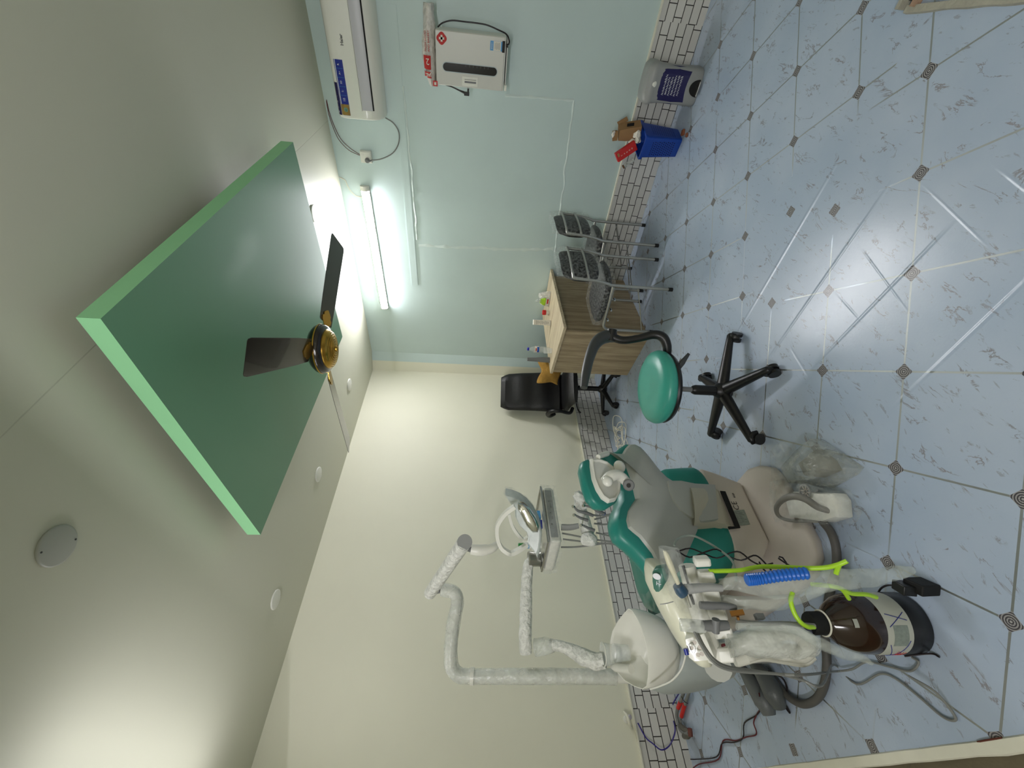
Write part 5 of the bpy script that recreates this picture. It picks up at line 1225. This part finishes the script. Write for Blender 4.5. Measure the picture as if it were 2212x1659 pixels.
MB().tube([(3.309, 2.272, 0.487), (3.317, 2.283, 0.446), (3.323, 2.281, 0.414), (3.331, 2.264, 0.372), (3.331, 2.256, 0.321), (3.334, 2.243, 0.283)], 0.0060, 10, 5).tube([(3.324, 2.281, 0.410), (3.330, 2.263, 0.390), (3.338, 2.243, 0.370)], 0.0058, 8, 3).build('lime_tube', M['lime'], label='lime tube with a side branch passing behind the amber bottle shoulder', cat='tube')
b = MB(); pts = [(3.305, 2.294, 0.689), (3.304, 2.300, 0.654), (3.303, 2.321, 0.599), (3.305, 2.342, 0.540)]
b.tube(pts, 0.0150, 18, 12)
for i, v in enumerate(b.v): pass
k_ = len(b.v)//18
for i in range(k_):
    c = sum(b.v[i*18:(i+1)*18], Vector())/18; s_ = 1.0+0.09*(1 if i % 2 else -1)
    for j in range(18): b.v[i*18+j] = c+(b.v[i*18+j]-c)*s_
b.build('coil_hose', M['hose_blue'], label='bright blue corrugated hose section hanging below the handpiece holder', cat='hose')
sx_ = [('film_sleeve', 'long translucent plastic sleeve trailing from the blue hose to the black adapter', [((3.297, 2.239, 0.735), 0.014), ((3.306, 2.264, 0.691), 0.022), ((3.321, 2.272, 0.621), 0.024), ((3.322, 2.310, 0.535), 0.028), ((3.323, 2.346, 0.466), 0.026), ((3.321, 2.346, 0.371), 0.022), ((3.309, 2.354, 0.286), 0.018), ((3.300, 2.356, 0.236), 0.010)], 1),
       ('film_sleeve', 'broad milky plastic sleeve hanging under the middle holder slots', [((3.331, 2.219, 0.734), 0.022), ((3.342, 2.228, 0.689), 0.034), ((3.350, 2.241, 0.632), 0.036), ((3.351, 2.261, 0.576), 0.034), ((3.343, 2.290, 0.528), 0.028), ((3.333, 2.320, 0.481), 0.020)], 2),
       ('film_sleeve', 'clear plastic sleeve falling from the keypad side to the amber bottle', [((3.395, 2.212, 0.719), 0.020), ((3.400, 2.229, 0.663), 0.026), ((3.413, 2.251, 0.604), 0.026), ((3.435, 2.251, 0.544), 0.024), ((3.456, 2.237, 0.489), 0.026), ((3.471, 2.203, 0.408), 0.024), ((3.478, 2.174, 0.351), 0.010)], 3)]
for nm, lab, pts, sd in sx_:
    b = MB(); b.tube([p for p, w in pts], [w for p, w in pts], 16, 6, flat=0.45)
    b.crumple(0.007, 20, sd); b.build(nm, M['sleeve'], label=lab, cat='plastic sleeve')
# suction hoses coiled in film under the holder
ch_ = thing('coiled_hose', 'milky plastic-wrapped coil of white suction hose hanging under the keypad', 'hose', (3.424, 2.127, 0.592))
MB().tube([(3.423, 2.102, 0.690), (3.408, 2.124, 0.638), (3.397, 2.142, 0.580), (3.393, 2.153, 0.527), (3.409, 2.141, 0.487), (3.426, 2.126, 0.474), (3.440, 2.109, 0.491), (3.435, 2.108, 0.544), (3.426, 2.110, 0.598), (3.431, 2.085, 0.643)], 0.024, 14, 6).build('hose', mat('suction_hose', (206, 206, 194), 0.45), ch_)
MB().tube([(3.442, 2.057, 0.669), (3.432, 2.076, 0.596), (3.440, 2.076, 0.528), (3.447, 2.075, 0.474), (3.435, 2.091, 0.448)], 0.020, 12, 5).build('hose', mat('suction_hose_b', (206, 206, 194), 0.45), ch_)
MB().tube([(3.428, 2.150, 0.722), (3.423, 2.162, 0.665), (3.422, 2.172, 0.589), (3.429, 2.161, 0.510), (3.433, 2.134, 0.464)], [0.034, 0.045, 0.050, 0.044, 0.02], 18, 5, flat=0.8).crumple(0.010, 22, 4).build('film_wrap', M['milky'], ch_)
MB().box((3.371, 2.237, 0.717), (0.012, 0.012, 0.034), Matrix.Rotation(0.5, 3, 'X')).cyl((3.378, 2.231, 0.715), (3.388, 2.221, 0.712), 0.004, seg=8).build('brass_fitting', mat('old_brass', (140, 96, 40), 0.5, metal=0.5), label='brass tee fitting showing through the film below the fourth slot', cat='fitting')
MB().box((3.377, 2.226, 0.650), (0.014, 0.014, 0.022)).build('grey_fitting', M['mid_grey'], label='small grey valve showing through the film beside the brass fitting', cat='fitting')
MB().tube([(3.386, 2.221, 0.719), (3.396, 2.233, 0.663), (3.401, 2.250, 0.597), (3.408, 2.253, 0.523)], 0.006, 8, 4).build('grey_hose', M['cable_grey'], label='grey hose running inside the film from the grey handpiece towards the bottle', cat='hose')
# two grey cables sweeping over the keypad down to the floor
MB().tube([(3.385, 2.207, 0.842), (3.413, 2.208, 0.839), (3.440, 2.210, 0.833), (3.471, 2.208, 0.819), (3.486, 2.184, 0.777), (3.490, 2.159, 0.709), (3.491, 2.130, 0.600), (3.500, 2.102, 0.521), (3.508, 2.061, 0.437), (3.380, 1.64, 0.03), (3.449, 1.676, 0.008), (3.441, 1.803, 0.008), (3.464, 1.857, 0.008), (3.519, 1.904, 0.008), (3.573, 1.943, 0.008), (3.586, 1.976, 0.008), (3.570, 1.985, 0.008), (3.520, 1.992, 0.030), (3.473, 1.954, 0.050)], 0.0037, 8, 5).build('instrument_cable', M['cable_grey'], label='grey cable sweeping from the holder and looping far out on the floor beyond the bottle', cat='cable')
MB().tube([(3.380, 2.200, 0.831), (3.410, 2.198, 0.826), (3.440, 2.197, 0.819), (3.466, 2.188, 0.799), (3.478, 2.165, 0.758), (3.483, 2.141, 0.683), (3.489, 2.118, 0.593), (3.489, 2.101, 0.500), (3.408, 1.669, 0.070), (3.408, 1.704, 0.020), (3.400, 1.778, 0.010), (3.430, 1.859, 0.010), (3.456, 1.928, 0.010), (3.443, 1.978, 0.010), (3.426, 1.966, 0.010)], 0.0037, 8, 5).build('instrument_cable', M['cable_grey'], label='grey cable sweeping from the holder and ending beside the amber bottle', cat='cable')
MB().tube([(3.160, 2.184, 0.806), (3.139, 2.178, 0.788), (3.123, 2.170, 0.755), (3.124, 2.173, 0.722), (3.149, 2.181, 0.688), (3.187, 2.202, 0.667), (3.222, 2.224, 0.662), (3.255, 2.232, 0.669), (3.285, 2.229, 0.678)], 0.0034, 8, 5).build('thin_hose', mat('pale_hose', (136, 146, 138), 0.4), label='thin pale hose arching over the green seat behind the handpiece holder', cat='hose')
# twisted black wires hanging behind the lime tube
for s_, lab in ((0, 'twisted black wire hanging across the teal seat, left strand'), (PI, 'twisted black wire hanging across the teal seat, right strand')):
    base_ = [(3.172, 2.172, 0.797), (3.178, 2.171, 0.756), (3.183, 2.185, 0.718), (3.191, 2.196, 0.683), (3.198, 2.207, 0.651), (3.207, 2.216, 0.622), (3.216, 2.224, 0.593), (3.229, 2.228, 0.572), (3.244, 2.231, 0.547)]
    pts = [Vector(p)+Vector((-0.7, 0.71, 0))*0.014*math.sin(1.7*i+s_)+Vector((0.7, 0.7, 0))*0.006*math.cos(1.7*i+s_) for i, p in enumerate(base_)]
    MB().tube(pts, 0.0024, 6, 3).build('black_wire', M['wire_black'], label=lab, cat='wire')
MB().tube([(3.225, 2.218, 0.572), (3.252, 2.195, 0.542), (3.242, 2.212, 0.487), (3.218, 2.234, 0.502), (3.219, 2.231, 0.514), (3.244, 2.225, 0.478), (3.268, 2.232, 0.455)], 0.0024, 6, 2).build('black_wire', M['wire_black'], label='kinked black wire end hanging below the white chair base beside the lime tube', cat='wire')

# ---------------------------------------------------------------- amber bottle, adapter
ab = thing('amber_bottle', 'large dark amber bottle with white label standing on the floor in the foreground', 'bottle', (3.337, 2.013, 0))
c = (3.337, 2.013, 0.0)
MB().lathe([(0.07, 0.070), (0.0875, 0.074), (0.088, 0.09), (0.088, 0.175), (0.086, 0.200), (0.078, 0.228), (0.058, 0.262), (0.036, 0.285), (0.028, 0.295), (0.026, 0.31)], c, seg=48).build('glass_body', M['amber'], ab, ang=60)
MB().lathe([(0.082, 0.0), (0.089, 0.006), (0.090, 0.058), (0.0890, 0.074), (0.083, 0.076)], c, seg=48).build('base_cup', M['black'], ab, ang=50)
lb2 = MB().lathe([(0.0886, 0.070), (0.0890, 0.074), (0.0890, 0.158), (0.0885, 0.161)], c, seg=48, cap=False).build('label', M['label_paper'], ab)
rl = math.radians(44)
arc(c, 0.0893, rl-0.25, rl+0.45, 0.090, 0.140, 10).build('printed_block', M['foil'], lb2)
def strip(a0, z0, a1, z1, r=0.0896, w=0.0011):
    P = [(c[0]+r*math.cos(a0+(a1-a0)*k/8), c[1]+r*math.sin(a0+(a1-a0)*k/8), z0+(z1-z0)*k/8) for k in range(9)]
    return MB().tube(P, w, 5, 1)
for q_ in ((0.75, 0.150, 1.75, 0.085), (0.95, 0.085, 1.70, 0.150), (0.15, 0.150, -0.75, 0.080), (0.30, 0.085, -0.70, 0.135)):
    strip(rl+q_[0]-0.35, q_[1], rl+q_[2]-0.9, q_[3]).build('blue_line', M['ink_blue'], lb2)
for k in range(4):
    strip(rl-1.2+0.1*k, 0.078, rl-0.8+0.1*k, 0.112, w=0.0006).build('table_line', M['ink_red'], lb2)
    strip(rl-1.2, 0.084+0.009*k, rl-0.6, 0.080+0.009*k, w=0.0006).build('table_line', M['ink_red'], lb2)
MB().lathe([(0.030, 0.300), (0.034, 0.303), (0.034, 0.340), (0.031, 0.346), (0.001, 0.348)], c, seg=24).build('cap', M['matt_black'], ab, ang=30)
MB().lathe([(0.0355, 0.298), (0.0385, 0.300), (0.0355, 0.303)], c, seg=30, cap=False).build('neck_ring', M['pvc_white'], ab, solid=0.002)
MB().tube([(3.362, 2.00, 0.344), (3.384, 2.129, 0.450), (3.390, 2.145, 0.497)], [0.006, 0.005, 0.002], 8).build('inlet_spike', M['navy'], ab)
bcode = MB()
st1 = arc(c, 0.073, rl+0.35, rl+0.68, 0.235, 0.252, 5); st1.build('barcode_sticker', M['label_paper'], ab)
MB().tube([(c[0]+0.094*math.cos(rl-1.1), c[1]+0.094*math.sin(rl-1.1), 0.05), (3.431, 2.036, 0.010), (3.444, 2.053, 0.005)], 0.003, 6).build('tag_wire', M['wire_black'], ab)
ad = thing('power_adapter', 'black power adapter block standing on the floor beside the amber bottle', 'adapter', (3.23, 2.18, 0))
rz = Matrix.Rotation(R(44), 3, 'Z')
MB().box((3.281, 2.173, 0.037), (0.034, 0.058, 0.068), Matrix.Rotation(R(133), 3, 'Z') @ Matrix.Rotation(R(4), 3, 'X')).build('adapter_body', M['matt_black'], ad, bev=0.004)
MB().box((3.279, 2.156, 0.080), (0.030, 0.048, 0.040), Matrix.Rotation(R(133), 3, 'Z') @ Matrix.Rotation(R(-10), 3, 'X')).build('plug_block', M['black'], ad, bev=0.003)
MB().tube([(3.268, 2.142, 0.085), (3.257, 2.117, 0.085), (3.249, 2.079, 0.070), (3.246, 2.039, 0.050), (3.252, 1.992, 0.030), (3.24, 2.0, 0.02)], 0.003, 6, 4).build('adapter_cable', M['wire_black'], ad)

# ---------------------------------------------------------------- floor hoses, pedal, bagged device
MB().tube([(2.981, 2.003, 0.070), (3.011, 1.979, 0.040), (3.058, 1.941, 0.022), (3.117, 1.886, 0.022), (3.160, 1.814, 0.022), (3.220, 1.736, 0.022), (3.296, 1.653, 0.022), (3.364, 1.600, 0.022), (3.420, 1.535, 0.022), (3.457, 1.453, 0.022), (3.464, 1.358, 0.022), (3.440, 1.290, 0.022), (3.396, 1.242, 0.022), (3.338, 1.204, 0.022), (3.28, 1.10, 0.022)], 0.0155, 14, 6).build('floor_hose', M['hose_dark'], label='thick dark grey hose curving across the floor from the pedal to the dental chair base', cat='hose')
fc = thing('foot_control', 'dark grey foot control pad tied with black wire on the floor behind the cuspidor', 'foot pedal', (3.38, 1.10, 0))
MB().tube([(3.267, 1.029, 0.050), (3.344, 1.087, 0.055), (3.421, 1.126, 0.055), (3.471, 1.121, 0.050)], [0.022, 0.040, 0.048, 0.030], 18, 5, flat=0.9).build('pad', mat('pad_grey', (100, 104, 104), 0.4, var=0.04, bump=0.1, bs=200), fc)
MB().tube([(3.269, 1.155, 0.055), (3.338, 1.210, 0.060), (3.410, 1.225, 0.055), (3.458, 1.210, 0.045)], [0.022, 0.040, 0.048, 0.028], 18, 5, flat=0.9).build('pad', mat('pad_grey_b', (84, 88, 88), 0.4, var=0.04, bump=0.1, bs=200), fc)
MB().tube([(3.335, 1.290, 0.080), (3.367, 1.324, 0.050), (3.402, 1.278, 0.020), (3.430, 1.222, 0.020), (3.456, 1.212, 0.010), (3.476, 1.216, 0.010), (3.443, 1.194, 0.010), (3.417, 1.213, 0.030)], 0.004, 6, 5).build('tie_wire', M['wire_black'], fc)
for s_, lab in ((0.0, 'black cable strand running over the floor from the foot pad to the skirting'), (1.0, 'second black cable strand looping beside the first towards the skirting')):
    o_ = s_
    pts = [(3.400, 1.186, 0.100), (3.431, 1.023, 0.020), (3.451, 0.943, 0.008)] + ([(3.467, 0.806, 0.008), (3.519, 0.745, 0.008)] if s_ == 0 else [(3.476, 0.893, 0.008), (3.517, 0.883, 0.008), (3.519, 0.779, 0.008)]) + ([(3.528, 0.634, 0.008), (3.522, 0.502, 0.008), (3.570, 0.389, 0.008), (3.565, 0.116, 0.008), (3.56, 0.03, 0.01)] if s_ == 0 else [(3.523, 0.661, 0.006), (3.512, 0.519, 0.006), (3.581, 0.399, 0.006), (3.587, 0.140, 0.006), (3.60, 0.035, 0.01)])
    MB().tube(pts, 0.0032, 6, 5).build('floor_cable', M['wire_red'] if s_ else M['wire_black'], label=lab, cat='cable')
bd = thing('bagged_device', 'white plastic device sealed in a clear bag on the floor by the chair base', 'device', (2.95, 2.02, 0))
MB().dome([(2.812, 1.947, 0.050), (2.920, 2.115, 0.050), (2.948, 2.116, 0.050), (3.000, 2.078, 0.050), (2.982, 2.006, 0.050), (2.884, 1.856, 0.050), (2.824, 1.879, 0.050)], (0,0,1), [(0.95, -0.045), (1.0, -0.03), (1.0, 0.015), (0.93, 0.025), (0.6, 0.027)]).build('device_body', M['white'], bd, ang=50)
vb = MB().lathe([(0.030, 0), (0.030, 0.006), (0.024, 0.006), (0.022, 0.001), (0.001, 0.001)], (2.853, 2.015, 0.078), (0,0,1), 24)
vt = vb.build('vent_ring', M['grey'], bd)
for k in range(8):
    a = 2*PI*k/8; q0 = Vector((2.856, 2.020, 0.083))
    MB().tube([q0+Vector((0.006*math.cos(a), 0.006*math.sin(a), 0)), q0+Vector((0.024*math.cos(a), 0.024*math.sin(a), 0))], 0.0022, 5, 1).build('vent_rib', M['shell_warm'], vt)
MB().ball((2.881, 2.063, 0.077), 0.005, sc=(1, 2, 0.5)).build('button', M['mid_grey'], bd)
MB().dome([(2.719, 1.881, 0.030), (2.798, 2.006, 0.030), (2.916, 2.129, 0.030), (2.962, 2.123, 0.030), (3.000, 2.124, 0.030), (3.018, 2.077, 0.030), (2.972, 1.956, 0.030), (2.871, 1.780, 0.030), (2.788, 1.795, 0.030)], (0,0,1), [(1.0, -0.028), (1.02, 0.0), (1.0, 0.055), (0.8, 0.075), (0.3, 0.078)]).crumple(0.012, 16, 6).build('bag_film', M['clear'], bd)
fb = thing('film_bag', 'crumpled clear bag of greyish packing lying on the floor next to the bagged device', 'bag', (2.80, 2.12, 0))
MB().dome([(2.673, 1.931, 0.030), (2.666, 2.049, 0.030), (2.689, 2.168, 0.030), (2.803, 2.206, 0.030), (2.884, 2.232, 0.030), (2.899, 2.198, 0.030), (2.865, 2.085, 0.030), (2.766, 1.932, 0.030)], (0,0,1), [(0.98, -0.028), (1.0, -0.01), (0.95, 0.025), (0.75, 0.06), (0.35, 0.075)]).crumple(0.020, 14, 2).crumple(0.008, 40, 5).build('bag_body', M['bagfilm'], fb)
MB().dome([(2.719, 2.028, 0.030), (2.725, 2.135, 0.030), (2.805, 2.164, 0.030), (2.838, 2.156, 0.030), (2.816, 2.070, 0.030), (2.766, 2.006, 0.030)], (0,0,1), [(0.98, -0.025), (1.0, -0.01), (0.9, 0.01), (0.6, 0.025), (0.2, 0.03)]).crumple(0.014, 25, 8).build('packing', mat('grey_packing', (132, 128, 112), 0.7, var=0.25, vs=25), fb)
MB().dome([(2.591, 1.990, 0.030), (2.607, 2.029, 0.030), (2.679, 2.022, 0.030), (2.743, 1.992, 0.030), (2.787, 1.959, 0.030), (2.744, 1.874, 0.030), (2.650, 1.928, 0.030)], (0,0,1), [(1.0, -0.028), (1.0, 0.0), (0.9, 0.04), (0.6, 0.07), (0.2, 0.08)]).crumple(0.015, 30, 12).build('bag_neck', M['clear'], fb)
lp_ = MB().tube([(2.983, 2.074, 0.035), (2.969, 2.062, 0.060), (2.945, 2.052, 0.100), (2.913, 2.058, 0.140), (2.886, 2.032, 0.160), (2.860, 1.958, 0.150), (2.849, 1.869, 0.120), (2.866, 1.827, 0.090), (2.903, 1.862, 0.070), (2.964, 1.979, 0.060)], [0.006, 0.010, 0.013, 0.014, 0.014, 0.012, 0.010, 0.008, 0.007, 0.007], 12, 6, flat=1.0)
lp_.build('grey_hose_loop', mat('hose_mid', (132, 130, 124), 0.45), label='grey flat hose bent in a loop over the bagged white device', cat='hose')

# ---------------------------------------------------------------- plumbing at the left skirting
pv = thing('water_pipes', 'pair of grey hoses joined with red tape to a coiled flexible pipe by the skirting', 'pipe', (3.33, 0.13, 0))
MB().tube([(3.244, 0.248, 0.030), (3.285, 0.144, 0.028), (3.311, 0.067, 0.026), (3.353, 0.015, 0.026), (3.406, 0.028, 0.030), (3.444, 0.112, 0.045), (3.451, 0.218, 0.060)], 0.0105, 10, 6).build('grey_pipe', M['cable_grey'], pv)
MB().tube([(3.254, 0.307, 0.020), (3.293, 0.206, 0.018), (3.331, 0.127, 0.018), (3.362, 0.052, 0.018)], 0.0095, 10, 5).build('grey_pipe', M['cable_grey'], pv)
MB().tube([(3.289, 0.143, 0.029), (3.310, 0.079, 0.027)], 0.0135, 12, 1).build('red_tape', M['red_tape'], pv)
MB().tube([(3.306, 0.177, 0.020), (3.355, 0.076, 0.019)], 0.0125, 12, 1).build('red_tape', M['red_tape'], pv)
MB().tube([(3.399, 0.050, 0.030), (3.425, 0.120, 0.035), (3.444, 0.187, 0.045), (3.460, 0.171, 0.050), (3.455, 0.115, 0.050)], 0.016, 14, 6).build('flexible_end', mat('braided_pipe', (118, 116, 104), 0.4, metal=0.4, var=0.3, vs=90), pv)
MB().cyl((3.431, 0.238, 0.055), (3.465, 0.223, 0.055), 0.014, seg=14).build('pipe_nut', mat('brown_nut', (110, 60, 50), 0.5), pv)
MB().tube([(3.375, 0.016, 0.300), (3.449, 0.030, 0.271), (3.480, 0.040, 0.237), (3.512, 0.050, 0.195), (3.496, 0.050, 0.139), (3.449, 0.060, 0.094), (3.409, 0.070, 0.078), (3.334, -0.043, 0.030), (3.289, -0.005, 0.030), (3.240, 0.172, 0.030)], 0.0040, 8, 6).build('blue_wire', M['wire_blue'], label='blue-violet wire drooping over the white brick skirting beside the water pipes', cat='wire')
MB().tube([(3.270, 0.216, 0.045), (3.298, 0.239, 0.045), (3.311, 0.251, 0.030)], 0.0022, 6).build('tie_wire', M['wire_black'], pv)
tv = thing('angle_valve', 'small white angle valve on the cream wall above the brick skirting', 'valve', (3.36, 0.0, 0.34))
MB().cyl((3.352, 0.0, 0.368), (3.352, 0.035, 0.368), 0.014, seg=16).build('valve_body', M['white'], tv)
MB().lathe([(0.022, 0), (0.022, 0.003), (0.015, 0.006)], (3.352, 0.001, 0.368), (0,1,0), 20).build('wall_rose', M['white'], tv)
MB().tube([(3.315, 0.03, 0.385), (3.34, 0.045, 0.372), (3.37, 0.045, 0.366), (3.395, 0.03, 0.358), (3.405, 0.02, 0.345)], [0.006, 0.009, 0.010, 0.009, 0.006], 10, 4).build('handle', M['pvc_white'], tv)
MB().lathe([(0.013, 0), (0.014, 0.01), (0.010, 0.014), (0.001, 0.014)], (3.345, 0.04, 0.358), (0.2,1,-0.3), 18).build('cap', mat('lilac_cap', (186, 180, 190), 0.4), tv)
# white wires in a heap by the far skirting
b = MB()
random.seed(5)
for k in range(5):
    cx_, cy_ = 1.23, 0.36; a0 = random.uniform(0, 6); pts = []
    for i in range(14):
        a = a0+i*0.62; r_ = 0.07+0.05*math.sin(i*1.3+k)+0.02*k
        pts.append((cx_+r_*math.cos(a)*1.5+0.02*k, cy_+r_*math.sin(a)*0.8, 0.008+0.05*abs(math.sin(i*0.8+k))))
    b.tube(pts, 0.0035, 6, 5)
b.build('wire_heap', M['cream_cable'], label='loose heap of thin white wires on the floor behind the headrest', cat='wires', kind='stuff')
w4 = MB().tube([(1.804, 0.020, 0.318), (1.771, 0.030, 0.306), (1.747, 0.040, 0.260), (1.742, 0.050, 0.191)], 0.0035, 6, 4)
w4.tube([(1.799, 0.020, 0.304), (1.808, 0.030, 0.243), (1.816, 0.040, 0.151)], 0.003, 6, 3); 
w5 = thing('wall_outlet_cable', 'black cable with small black plug on the cream wall behind the headrest', 'cable', (1.802, 0.000, 0.300))
w4.build('cable', M['wire_black'], w5)
MB().box((1.823, 0.022, 0.305), (0.03, 0.028, 0.03)).build('plug', M['matt_black'], w5)
